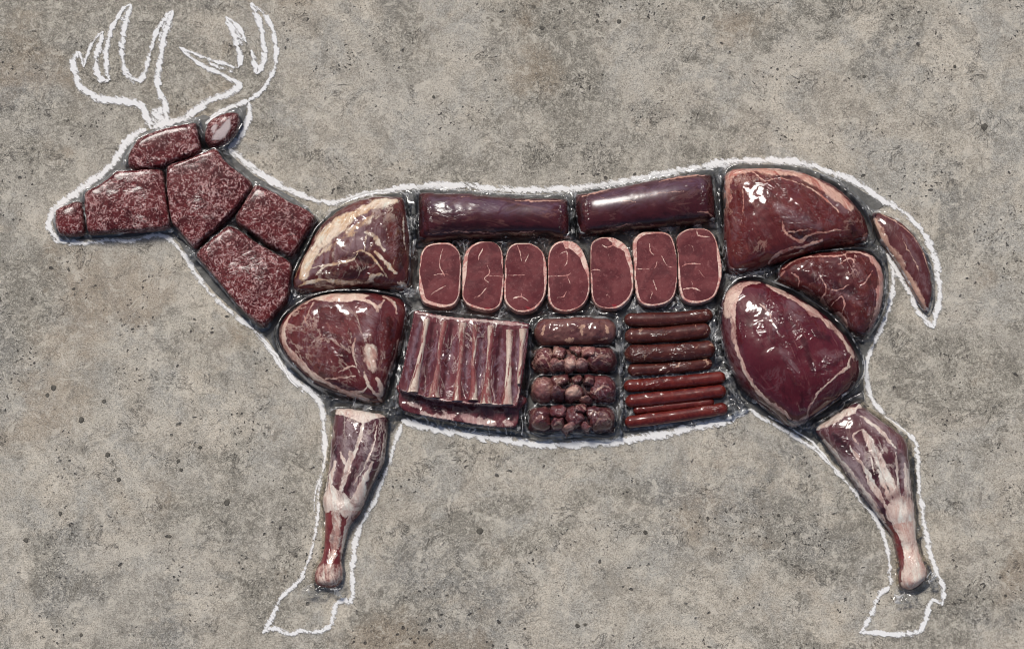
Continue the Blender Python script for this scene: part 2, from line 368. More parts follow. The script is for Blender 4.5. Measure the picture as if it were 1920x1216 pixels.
def mince_mat():
    t = NT('mince')
    a = t.noise(66, 5, .78, 1.7); b_ = t.noise(175, 3, .7, 1.6, t.map(off=(4, 2, 1))); big = t.noise(24, 4, .65, .8); a2 = t.noise(105, 3, .6, 2.4, t.map(off=(8, 1, 3)))
    c = t.mix(t.step(big, .35, .65), (.085, .010, .012), (.18, .027, .028))
    c = t.mix(t.step(b_, .34, .48, .85, 0), c, (.024, .004, .005))
    c = t.mix(t.step(b_, .54, .66, 0, .55), c, (.20, .05, .05))
    st = t.step(t.math('ABSOLUTE', t.math('SUBTRACT', t.noise(58, 2, .5, 1.9, t.map(off=(2, 6, 1))), .5)), .014, .045, 1, 0)
    st = t.math('MULTIPLY', st, t.step(t.noise(74, 3, .6, .5, t.map(off=(5, 3, 1))), .44, .52))
    st2 = t.step(t.math('ABSOLUTE', t.math('SUBTRACT', t.noise(85, 2, .5, 1.5, t.map(off=(9, 1, 4))), .5)), .01, .045, 1, 0)
    st2 = t.math('MULTIPLY', st2, t.step(t.noise(66, 3, .6, .5, t.map(off=(1, 8, 1))), .52, .6))
    fl = t.math('MAXIMUM', t.step(a, .555, .59), t.math('MAXIMUM', st, t.math('MULTIPLY', st2, .7)))
    fl = t.math('MULTIPLY', fl, t.step(big, .33, .5, .6, 1))
    c = t.mix(t.math('MULTIPLY', fl, .85), c, t.mix(t.step(b_, .40, .6), (.50, .18, .17), (.86, .64, .59)))
    c = t.mix(t.math('MULTIPLY', t.attr('fat'), .9), c, (.74, .62, .60))  # fat here paints the white highlight of the ear pack
    h = t.math('ADD', t.math('MULTIPLY', a, .8), t.math('MULTIPLY', b_, .8))
    return coat(t, c, t.bump(h, .008, .9), .16, .5, .17, 1.7, .55)
def steak_mat():
    t = NT('steak_meat')
    fat, dk = t.attr('fat'), t.attr('dark')
    blo = t.noise(30, 5, .65, .5); fine = t.noise(420, 3, .6); g = t.noise(150, 4, .7, .6)
    c = t.mix(t.step(blo, .38, .62), (.092, .018, .021), (.165, .042, .043)); c = t.mix(t.step(t.noise(16, 4, .6, .4), .45, .62, 0, .4), c, (.11, .018, .022))
    c = t.mix(t.step(g, .55, .68, 0, .45), c, (.26, .10, .098)); c = t.mix(t.step(g, .3, .44, .4, 0), c, (.11, .028, .03))
    mb = t.noise(75, 7, .8, .5)
    c = t.mix(t.step(mb, .56, .68, 0, .42), c, (.32, .13, .12)); c = t.mix(t.step(mb, .32, .45, .35, 0), c, (.06, .012, .013))
    c = t.mix(t.step(dk, .2, .7, 0, .8), c, (.24, .022, .028))
    fr = t.math('ADD', fat, t.math('MULTIPLY', t.math('SUBTRACT', t.noise(95, 4, .7, .8), .5), .9))
    fc = t.mix(t.step(t.noise(60, 6, .75, 1), .4, .6), (.48, .20, .17), (.76, .55, .45))
    c = t.mix(t.math('MULTIPLY', t.step(fr, .34, .56), t.step(fat, .05, .2)), c, fc)
    h = t.math('ADD', t.math('MULTIPLY', g, .5), t.math('MULTIPLY', fine, .2))
    return coat(t, c, t.bump(h, .0015, .6), .03, .4, .2, 1.2, .5)
def sausage_mat(name, a, b, fleck):
    t = NT(name)
    n = t.noise(45, 5, .7, .8); n2 = t.noise(130, 4, .7, .8)
    c = t.mix(t.step(n, .35, .65), a, b); c = t.mix(t.step(n2, .58, .7, 0, .7), c, fleck); c = t.mix(t.step(n2, .3, .42, .6, 0), c, tuple(v*.35 for v in a))
    fat = t.attr('fat'); c = t.mix(t.math('MULTIPLY', t.step(t.math('ADD', fat, t.math('MULTIPLY', t.math('SUBTRACT', n2, .5), .6)), .4, .6), .85), c, (.5, .3, .21))
    return coat(t, c, t.bump(n2, .0025, .6), .35, .4, .13, 1.6, 1.0)
def dark_layer_mat():
    t = NT('dark_layer')
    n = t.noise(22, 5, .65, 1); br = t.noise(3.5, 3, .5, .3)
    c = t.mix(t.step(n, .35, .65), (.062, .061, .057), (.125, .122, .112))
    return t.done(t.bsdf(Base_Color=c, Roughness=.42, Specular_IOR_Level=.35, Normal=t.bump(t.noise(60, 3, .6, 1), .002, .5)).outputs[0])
M_CON, M_CHALK, M_FILM = concrete_mat(), chalk_mat(), film_mat()
M_FILM2 = film_mat('brownish_film', (.80, .76, .68), .08)
M_MINCE, M_STEAK, M_DARK_LAYER = mince_mat(), steak_mat(), dark_layer_mat()
M_SHO = muscle_mat('shoulder_meat', (.075, .016, .014), (.115, .026, .023), fatc=(.82, .68, .54), fatc2=(.64, .40, .22), rot=-.5)
M_SHO2 = muscle_mat('shoulder_meat_two', (.085, .013, .014), (.130, .024, .025), rot=.5)
M_RUMP = muscle_mat('rump_meat', (.092, .014, .013), (.130, .024, .023), fatc=(.70, .44, .34), fatc2=(.48, .15, .11), rot=.5, vein=.35)
M_HEART = muscle_mat('round_meat', (.072, .012, .013), (.11, .022, .021), fatc=(.72, .46, .38), fatc2=(.52, .22, .18), rot=.2, vein=.9, fs=1.2)
M_THIGH = muscle_mat('thigh_meat', (.072, .007, .012), (.105, .013, .020), fatc=(.76, .55, .44), fatc2=(.50, .26, .22), rot=.35, vein=.2, wr=.3, fs=.8)
M_SHANK = muscle_mat('shank_meat', (.070, .018, .024), (.110, .036, .042), fatc=(.80, .68, .58), fatc2=(.60, .40, .33), silverc=(.48, .38, .38), rot=.2, vein=.5)
M_LOIN = muscle_mat('loin_meat', (.040, .006, .008), (.066, .012, .015), fatc=(.5, .28, .22), silverc=(.13, .075, .12), rot=1.45, vein=.12, wr=.12, fs=.6, cr=.2)  # lilac silverc carries the painted reflection band of the loins
M_RIB = muscle_mat('rib_meat', (.10, .020, .025), (.17, .045, .050), fatc=(.60, .46, .40), fatc2=(.50, .28, .26), silverc=(.27, .18, .21), rot=.1, vein=.9, fs=1.6)
M_SHB = muscle_mat('shank_bone', (.13, .016, .017), (.20, .040, .038), fatc=(.80, .66, .55), fatc2=(.60, .36, .29), rot=.15, vein=.5, fs=1.3)
M_BONE = muscle_mat('bone', (.20, .04, .04), (.30, .10, .09), fatc=(.70, .58, .46), fatc2=(.58, .40, .32), rot=.1, vein=.3, wr=.3)
M_CHUNK = muscle_mat('stew_meat', (.095, .022, .026), (.16, .050, .050), fatc=(.55, .36, .28), fatc2=(.4, .2, .17), rot=.8, vein=1.0, fs=1.8, wscale=1.6, piece=True)
M_TAIL = muscle_mat('tail_meat', (.080, .018, .018), (.115, .030, .030), fatc=(.64, .42, .31), fatc2=(.58, .32, .24), rot=.45, vein=.4)
M_SAUD = sausage_mat('dark_sausage', (.055, .012, .009), (.09, .023, .017), (.19, .07, .05))
M_SAUR = sausage_mat('red_sausage', (.085, .009, .007), (.14, .019, .013), (.26, .07, .045))
M_SAUB = sausage_mat('stew_roll_meat', (.105, .035, .036), (.17, .075, .062), (.33, .19, .14))
def stone_mat():
    t = NT('dark_aggregate'); n = t.noise(160, 3, .6)
    return t.done(t.bsdf(Base_Color=t.mix(t.step(n, .3, .7), (.05, .045, .035), (.11, .10, .08)), Roughness=.8, Normal=t.bump(n, .001, .5)).outputs[0])
M_STONE = stone_mat()

# ------------------------------------------------------------------ ground
gv = [(-7, -7, 0), (7, -7, 0), (7, 7, 0), (-7, 7, 0)]
ground = build('concrete_ground', gv, [(0, 1, 2, 3)], M_CON); tag(ground, kind='structure')
for (px, py, r) in [(1845, 238, 10), (101, 726, 8), (89, 740, 6), (195, 752, 6), (152, 787, 8), (1016, 52, 7), (813, 182, 5), (222, 899, 7), (334, 864, 6),
                    (49, 1012, 7), (426, 941, 9), (900, 996, 9), (1083, 1172, 6), (1097, 1170, 5), (1210, 997, 6), (1790, 125, 5), (1620, 144, 5), (202, 852, 7),
                    (318, 1005, 5), (152, 1190, 5), (1498, 154, 4), (1160, 40, 7), (60, 560, 4), (1460, 965, 5), (113, 962, 6), (470, 100, 5), (1120, 700-660, 5), (375, 838, 6), (340, 880, 5)]:
    k = random.randint(6, 8); x0, y0 = at(px, py); a0 = random.random()*6
    ring = [(float(x0)+math.cos(a0+6.283*i/k)*r*.001*.8*random.uniform(.65, 1.1), float(y0)+math.sin(a0+6.283*i/k)*r*.001*.8*random.uniform(.65, 1.1)) for i in range(k)]
    V = [(x, y, .0002) for x, y in ring]+[(float(x0)+(x-float(x0))*.75, float(y0)+(y-float(y0))*.75, .0011) for x, y in ring]
    me = bpy.data.meshes.new('aggregate_stone'); me.from_pydata(V, [], [(i, (i+1) % k, k+(i+1) % k, k+i) for i in range(k)]+[tuple(range(k, 2*k))])
    link('aggregate_stone', me, M_STONE, ground)

# ------------------------------------------------------------------ chalk
def ribbon(pts, width, press=0.0, jag=.7, name='chalk_line', parent=None, z=.0034, taper=True, seed=0):
    P = smooth(pts, 8, False); seg = np.r_[0, np.cumsum(np.hypot(*np.diff(P, axis=0).T))]
    n = max(8, int(seg[-1]/2.2)); t = np.linspace(0, seg[-1], n); x = np.interp(t, seg, P[:, 0]); y = np.interp(t, seg, P[:, 1])
    x = x+(fbm(t/25, t*0, seed+3)-.5)*3; y = y+(fbm(t/25, t*0, seed+9)-.5)*3
    tx, ty = np.gradient(x), np.gradient(y); L = np.hypot(tx, ty)+1e-9; nx, ny = -ty/L, tx/L
    w_ = width*.5*(.82+.42*fbm(t/40, t*0, seed))
    if taper: w_ = w_*(.45+.55*sst(0, 12, t)*sst(0, 12, seg[-1]-t))
    js = [-1, -.66, -.33, 0, .33, .66, 1]; V = []; E = []; Pr = []
    for j, q in enumerate(js):
        jj = (np.random.rand(n)-.5)*jag*(1 if abs(q) == 1 else 0)
        px, py = x+nx*(q*w_*1.5+jj), y+ny*(q*w_*1.5+jj); X, Y = at(px, py, 0)
        V.append(np.stack([X, Y, np.full(n, z)], 1)); E.append(np.full(n, (1-abs(q))*1.5)); Pr.append(press+(fbm(t/18, t*0+j*.3, seed+5)-.5)*.5)
    V = np.concatenate(V); E = np.concatenate(E); Pr = np.concatenate(Pr); F = []
    for j in range(len(js)-1):
        a = np.arange(n-1)+j*n; F.append(np.stack([a, a+1, a+1+n, a+n], 1))
    F = np.concatenate(F)[:, ::-1]
    return build(name, V, F, M_CHALK, parent, dict(edge=E, press=Pr))
def chalkfill(poly, press, parent, z=.0016):
    P = smooth(poly, 3); X, Y, D, ins, cells = gridmesh(poly_sdf(P), (P[:, 0].min(), P[:, 1].min(), P[:, 0].max(), P[:, 1].max()), 2.5)
    wx, wy = at(X, Y, 0); idx = np.arange(X.size).reshape(X.shape)
    F = np.stack([idx[1:, :-1][cells], idx[1:, 1:][cells], idx[:-1, 1:][cells], idx[:-1, :-1][cells]], 1)
    V = np.stack([wx.ravel(), wy.ravel(), np.full(X.size, z)], 1); A = dict(edge=np.clip(D/5, 0, .9).ravel(), press=np.full(X.size, press))
    v, f, a, _ = sub(V, F, np.ones(len(F), bool), A, V)
    return build('chalk_smudge', v, f, M_CHALK, parent, a)
cr_ = bpy.data.objects.new('chalk_drawing', None); COL.objects.link(cr_)
tag(cr_, 'white chalk outline of a standing deer with antlers, drawn on the concrete round the meat', 'chalk drawing')
LINES = [
 (12, .14, [(274, 241), (250, 255), (234, 270), (220, 295), (208, 312), (180, 335), (150, 357), (120, 378), (101, 395), (93, 415), (96, 432), (108, 447), (122, 455)]),
 (9, .0, [(108, 449), (150, 456), (200, 452), (250, 450), (290, 442), (315, 446), (332, 460), (350, 485), (375, 525), (400, 555), (440, 590), (480, 622), (497, 638)]),
 (10, .1, [(488, 630), (503, 648), (515, 668), (530, 690), (560, 718), (590, 742), (603, 762), (607, 800), (610, 850), (606, 880)]),
 (5, -.05, [(480, 628), (520, 668), (545, 712), (572, 738)]),
 (8, -.12, [(607, 870), (600, 900), (598, 930), (597, 960), (592, 1000), (582, 1040), (570, 1070), (563, 1087)]),
 (4, -.12, [(604, 890), (592, 920), (589, 960)]),
 (5, -.05, [(590, 1000), (580, 1045), (572, 1062)]),
 (10, .0, [(573, 1078), (545, 1103), (524, 1125), (514, 1150), (500, 1176), (492, 1186)]),
 (9, .02, [(493, 1182), (515, 1178), (535, 1186), (545, 1190), (565, 1182), (590, 1184), (615, 1178)]),
 (10, .08, [(606, 1184), (620, 1170), (628, 1140), (634, 1127), (646, 1124), (655, 1128), (662, 1112), (660, 1080), (662, 1050), (668, 1010), (680, 978)]),
 (9, .03, [(678, 984), (690, 960), (702, 940), (712, 914), (722, 890), (735, 850), (747, 812), (757, 789)]),
 (13, .16, [(752, 788), (790, 798), (840, 808), (900, 818), (960, 827), (1020, 832), (1080, 833), (1140, 829), (1200, 821), (1260, 811), (1320, 798), (1370, 784), (1405, 768)]),
 (9, -.02, [(1402, 766), (1430, 785), (1480, 812), (1520, 838), (1548, 862), (1578, 893), (1610, 932), (1640, 968), (1655, 1000), (1665, 1040), (1670, 1085), (1662, 1105)]),
 (4, -.1, [(1440, 780), (1500, 812), (1545, 852), (1570, 892)]),
 (10, .0, [(1668, 1100), (1648, 1116), (1638, 1140), (1626, 1165), (1612, 1186)]),
 (10, .06, [(1612, 1185), (1640, 1185), (1680, 1189), (1715, 1185), (1730, 1182)]),
 (10, .1, [(1722, 1186), (1735, 1165), (1742, 1132), (1752, 1124), (1766, 1132)]),
 (9, .1, [(1766, 1134), (1770, 1108), (1758, 1076), (1745, 1040), (1735, 990), (1728, 950), (1722, 900), (1721, 860), (1718, 832)]),
 (9, .08, [(1722, 838), (1712, 822), (1690, 805), (1665, 786), (1645, 762), (1630, 735), (1624, 705), (1626, 678), (1638, 645), (1655, 610), (1668, 570), (1674, 540), (1674, 500), (1668, 482)]),
 (10, .1, [(1662, 476), (1685, 515), (1706, 552), (1724, 585), (1738, 604), (1750, 614)]),
 (11, .1, [(1750, 616), (1757, 580), (1761, 540), (1756, 500), (1745, 465), (1730, 436), (1710, 410), (1682, 389)]),
 (12, .08, [(1690, 394), (1650, 372), (1620, 352), (1590, 336), (1555, 322), (1520, 310), (1480, 303), (1440, 301), (1400, 301), (1355, 304)]),
 (12, .14, [(1362, 303), (1320, 311), (1270, 321), (1210, 333), (1150, 344), (1080, 353), (1010, 358)]),
 (12, .12, [(1020, 357), (960, 356), (900, 352), (840, 348), (780, 349), (730, 356)]),
 (10, .05, [(745, 354), (700, 362), (660, 372), (625, 379), (595, 377), (570, 368)]),
 (12, .2, [(580, 373), (550, 360), (515, 341), (482, 321), (452, 297), (430, 280)]),
 (10, .15, [(466, 192), (467, 220), (457, 246), (443, 266), (428, 280)]),
 (9, .08, [(470, 188), (445, 196), (425, 204), (405, 216), (386, 233)]),
]
ANTL = [
 (11, .2, [(283, 242), (278, 222), (270, 205), (255, 194), (230, 188), (205, 187), (182, 183), (160, 171), (147, 155), (139, 137), (138, 117), (147, 97)]),
 (7, -.02, [(147, 97), (153, 112), (157, 126)]), (6, -.06, [(157, 126), (161, 112), (168, 93), (180, 73), (194, 60)]),
 (9, .1, [(194, 60), (188, 82), (181, 105), (181, 128), (187, 147), (205, 151)]),
 (8, .1, [(205, 151), (201, 135), (200, 110), (202, 82), (210, 55), (218, 38)]), (6, .0, [(216, 42), (224, 28), (232, 15), (246, 8)]),
 (9, .06, [(246, 8), (240, 32), (232, 57), (229, 82), (230, 110), (236, 137), (255, 151), (268, 145), (276, 125)]),
 (7, .02, [(274, 132), (280, 106), (290, 68), (305, 40), (324, 20)]), (9, .1, [(324, 20), (315, 50), (307, 75), (302, 107), (297, 140), (296, 168)]),
 (8, .14, [(296, 164), (301, 182), (309, 192), (311, 212), (315, 229)]),
 (10, .2, [(285, 241), (312, 232), (342, 226), (358, 213), (376, 200), (400, 187), (430, 175), (447, 161), (438, 152)]),
 (7, .06, [(446, 156), (417, 142), (387, 127), (357, 108), (337, 89)]), (6, -.05, [(337, 89), (367, 101), (398, 113), (425, 122), (448, 127)]),
 (9, .15, [(447, 128), (451, 112), (445, 82), (434, 55), (423, 32)]), (7, .1, [(423, 32), (440, 44), (454, 62), (461, 80)]),
 (8, .1, [(472, 94), (476, 120), (482, 140)]), (8, .12, [(482, 140), (492, 124), (496, 98), (490, 57), (481, 30), (470, 7)]),
 (8, .02, [(470, 7), (490, 21), (505, 42), (515, 72), (519, 100), (515, 125), (505, 150)]), (8, .0, [(507, 146), (490, 172), (466, 188)]),
]
for i, (wd, pr, pts) in enumerate(LINES): ribbon(pts, wd*.98, pr+.02, name='body_line', parent=cr_, seed=i*3, z=.0018+.0001*(i % 5))
for i, (wd, pr, pts) in enumerate(ANTL): ribbon(pts, wd*1.1, pr+.06, name='antler_line', parent=cr_, seed=100+i*3, z=.0018+.0001*(i % 5))
chalkfill([(281, 238), (280, 215), (285, 202), (302, 200), (310, 212), (313, 230)], .22, cr_)
chalkfill([(426, 38), (442, 50), (456, 68), (459, 84), (450, 92), (440, 66)], .12, cr_)
chalkfill([(318, 28), (312, 52), (303, 78), (293, 85), (297, 62), (306, 42)], .0, cr_)
chalkfill([(345, 95), (380, 110), (415, 122), (440, 130), (430, 140), (395, 126), (365, 110)], -.08, cr_)
chalkfill([(232, 20), (240, 16), (236, 34), (228, 56), (218, 62), (222, 42)], -.12, cr_)
chalkfill([(480, 20), (492, 34), (502, 70), (506, 100), (500, 90), (494, 60)], -.15, cr_)
chalkfill([(1342, 303), (1362, 300), (1372, 306), (1362, 316), (1346, 312)], .25, cr_)
chalkfill([(1664, 482), (1690, 520), (1700, 545), (1684, 525), (1672, 520)], .1, cr_)

# ------------------------------------------------------------------ flat dark layer added to darken the gaps inside the chalk line
def flat_piece(name, poly, mat, z, parent=None, s=4, base=(0, 0, 0), amp=0, n=4):
    P = smooth(poly, n) if n > 1 else np.array(poly, float)
    X, Y, D, ins, cells = gridmesh(poly_sdf(P), (P[:, 0].min(), P[:, 1].min(), P[:, 0].max(), P[:, 1].max()), s)
    wx, wy = at(X, Y, z); idx = np.arange(X.size).reshape(X.shape)
    F = np.stack([idx[1:, :-1][cells], idx[1:, 1:][cells], idx[:-1, 1:][cells], idx[:-1, :-1][cells]], 1)
    Z = z+amp*(fbm(X/10, Y/10, int(abs(poly[0][0])) % 50)-.3)
    V = np.stack([wx.ravel(), wy.ravel(), Z.ravel()], 1)
    v, f, a, _ = sub(V, F, np.ones(len(F), bool), {}, V)
    return build(name, v, f, mat, parent, {}, None, base)
sheet = flat_piece('dark_gap_layer', [(276, 246), (254, 260), (238, 276), (224, 300), (205, 320), (180, 341), (150, 363), (122, 384), (106, 398), (98, 416), (104, 436), (112, 444),
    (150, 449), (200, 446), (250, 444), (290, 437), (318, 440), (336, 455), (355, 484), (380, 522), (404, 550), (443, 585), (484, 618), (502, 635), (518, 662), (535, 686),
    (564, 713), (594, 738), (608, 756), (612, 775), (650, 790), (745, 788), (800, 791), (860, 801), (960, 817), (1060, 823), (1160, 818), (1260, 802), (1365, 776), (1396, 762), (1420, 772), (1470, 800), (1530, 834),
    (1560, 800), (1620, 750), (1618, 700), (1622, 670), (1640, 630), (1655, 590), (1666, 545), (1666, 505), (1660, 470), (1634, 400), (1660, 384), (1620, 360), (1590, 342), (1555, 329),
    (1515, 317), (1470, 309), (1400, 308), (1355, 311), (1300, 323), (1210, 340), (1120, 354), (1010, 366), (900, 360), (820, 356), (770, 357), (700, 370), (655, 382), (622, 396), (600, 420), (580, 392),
    (545, 368), (512, 350), (478, 330), (446, 303), (428, 284), (440, 272), (452, 250), (461, 222), (462, 197), (430, 206), (404, 222), (382, 215), (350, 226), (310, 236)], M_DARK_LAYER, .0012, s=4, n=1)
tag(sheet, 'thin dark grey layer added under the packs, darkening the gaps inside the chalk line', 'backing sheet')

# ------------------------------------------------------------------ bags
def bag(root, sdf, bb, H, wid=(6, 13), seed=0, mat=None, s=1.7, name='bag_film', wrk=1.0, top=.4):
    """the sealed clear margin of a vacuum bag round a piece"""
    def f(x, y):
        d = sdf(x, y); ww = wid[0]+(wid[1]-wid[0])*sst(.35, .65, fbm(x/32, y/32, seed))
        return np.minimum(d+ww, 3.5-d)
    b = (bb[0]-wid[1]-2, bb[1]-wid[1]-2, bb[2]+wid[1]+2, bb[3]+wid[1]+2)
    X, Y, D, ins, cells = gridmesh(f, b, s)
    d = np.maximum(-sdf(X, Y), 0)
    e = .5; s0 = sdf(X, Y); g1, g2 = (sdf(X+e, Y)-s0)/e, (sdf(X, Y+e)-s0)/e; bx, by = X-s0*g1, Y-s0*g2
    cm = sst(.55, .8, vn(bx/24, by/24, seed+31))
    z = .0032+H*top*np.exp(-d/4.0)+wrk*(.0012+.0085*cm)*np.abs(vn(bx/12, by/12, seed+2)-.5)*2.4*sst(-2, 4, d)+wrk*.0022*vn(X/24, Y/24, seed+8)
    wx, wy = at(X, Y, .004); idx = np.arange(X.size).reshape(X.shape)
    F = np.stack([idx[1:, :-1][cells], idx[1:, 1:][cells], idx[:-1, 1:][cells], idx[:-1, :-1][cells]], 1)
    V = np.stack([wx.ravel(), wy.ravel(), z.ravel()], 1)
    v, ff, a, _ = sub(V, F, np.ones(len(F), bool), {}, V)
    return build(name, v, ff, mat or M_FILM, root, {}, None, tuple(root.location))
def seal(root, poly, z=.006, amp=.010, mat=None, name='bag_corner', fold=True):
    """a crumpled corner or end of a bag: pleats that run to one point"""
    P = smooth(poly, 3); cx, cy = P[0]
    X, Y, D, ins, cells = gridmesh(poly_sdf(P), (P[:, 0].min(), P[:, 1].min(), P[:, 0].max(), P[:, 1].max()), 1.6)
    ang = np.arctan2(Y-P[:, 1].mean(), X-P[:, 0].mean()); rr = np.hypot(Y-P[:, 1].mean(), X-P[:, 0].mean())
    sd_ = int(abs(cx*3+cy)) % 97
    Z = z+amp*.8*np.abs(vn(ang*1.7+5, rr/40, sd_)-.5)*2*sst(0, 5, D)+amp*.2*(vn(X/14, Y/14, sd_)-.4)
    Z = np.maximum(Z, .0025)
    wx, wy = at(X, Y, z); idx = np.arange(X.size).reshape(X.shape)
    F = np.stack([idx[1:, :-1][cells], idx[1:, 1:][cells], idx[:-1, 1:][cells], idx[:-1, :-1][cells]], 1)
    V = np.stack([wx.ravel(), wy.ravel(), Z.ravel()], 1)
    v, f, a, _ = sub(V, F, np.ones(len(F), bool), {}, V)
    return build(name, v, f, mat or M_FILM, root, {}, None, tuple(root.location))

# ------------------------------------------------------------------ mince packs
MINCE = [
 ('small tapered pack of minced meat at the nose tip of the deer', [(103, 400), (109, 391), (127, 384), (149, 377), (156, 384), (159, 412), (159, 437), (143, 442), (124, 442), (111, 438), (105, 423)], .030),
 ('broad wedge pack of minced meat filling the muzzle, beside the nose pack', [(160, 362), (179, 353), (200, 340), (217, 324), (226, 321), (255, 321), (284, 319), (301, 318), (309, 330), (313, 365), (317, 394), (321, 421), (317, 428), (284, 432), (243, 435), (197, 437), (173, 439), (165, 434), (162, 409), (159, 380)], .038),
 ('curved top pack of minced meat on the forehead under the antlers', [(240, 296), (248, 280), (258, 264), (275, 254), (302, 245), (328, 238), (351, 234), (366, 229), (371, 239), (375, 263), (379, 283), (372, 291), (348, 297), (328, 305), (308, 314), (284, 318), (255, 318), (243, 314), (240, 307)], .036),
 ('small oval pack of minced meat forming the ear, with a painted white highlight', [(385, 247), (391, 231), (407, 219), (427, 212), (442, 210), (449, 218), (449, 234), (442, 251), (427, 266), (410, 275), (395, 276), (386, 269), (383, 257)], .030),
 ('large five-sided pack of minced meat forming the cheek', [(315, 312), (343, 304), (372, 293), (395, 282), (407, 280), (419, 298), (436, 315), (457, 330), (474, 346), (471, 357), (457, 377), (442, 397), (424, 413), (401, 435), (381, 453), (369, 464), (360, 463), (346, 447), (334, 432), (324, 421), (318, 394), (315, 365), (313, 336)], .040),
 ('slanted four-sided pack of minced meat at the upper neck, beside the pale-banded shoulder', [(480, 347), (494, 352), (518, 364), (544, 380), (570, 391), (589, 404), (591, 413), (581, 432), (567, 453), (553, 477), (544, 482), (527, 474), (503, 461), (480, 444), (459, 429), (444, 418), (442, 406), (456, 385), (468, 365)], .038),
 ('long pack of minced meat at the lower neck and throat', [(369, 476), (395, 452), (425, 427), (433, 424), (455, 436), (480, 455), (510, 472), (542, 490), (548, 505), (545, 532), (541, 560), (520, 585), (500, 609), (490, 611), (470, 597), (445, 572), (420, 542), (395, 512), (375, 490)], .040),
]
TABS = {0: [[(150, 375), (160, 364), (168, 372), (162, 384)], [(155, 436), (170, 438), (170, 447), (160, 446)]],
        1: [[(158, 364), (160, 352), (176, 356)], [(308, 420), (328, 424), (322, 436), (312, 432)], [(296, 322), (306, 308), (318, 316), (310, 328)]],
        2: [[(240, 318), (226, 310), (230, 302), (244, 298)], [(370, 232), (377, 224), (382, 250), (376, 256)], [(375, 284), (390, 280), (392, 292), (378, 294)]],
        3: [[(440, 212), (456, 203), (455, 222), (449, 236)], [(446, 240), (455, 232), (440, 266), (415, 284), (405, 276), (430, 264)], [(384, 255), (374, 252), (380, 265)]],
        4: [[(470, 346), (484, 340), (482, 352), (474, 358)], [(352, 460), (344, 468), (350, 482), (364, 486), (374, 470)], [(405, 282), (424, 276), (430, 292)]],
        5: [[(585, 400), (602, 392), (606, 404), (592, 418), (584, 440), (576, 446)], [(424, 408), (440, 406), (448, 420), (436, 422)], [(540, 480), (556, 476), (552, 492), (541, 494)]],
        6: [[(480, 608), (500, 612), (494, 622), (482, 620)], [(542, 540), (556, 545), (556, 562), (545, 574), (538, 562)], [(368, 470), (358, 474), (362, 488), (372, 486)]]}
EARHL = [('f', 1, 2, [(400, 262), (412, 246), (432, 226), (434, 240), (425, 258), (410, 266)]), (6, 1, [(398, 246), (404, 240), (402, 252)])]  # highlight of the ear pack, painted pale through the fat mask
for i, (lab, P, H) in enumerate(MINCE):
    c = np.mean(P, 0); r = thing('mince_pack', lab, 'meat pack', *c)
    _, sdf, bb = cut(r, P, H, M_MINCE, [('mince', None)], fat=EARHL if i == 3 else (), crease=EARHL if i == 3 else (), prof='pillow', seed=30+i*7, lump=.05, s=1.7, flat=22)
    bag(r, sdf, bb, H, (3, 9), seed=i*5)
    for p in TABS[i]: seal(r, p, .014, .012)

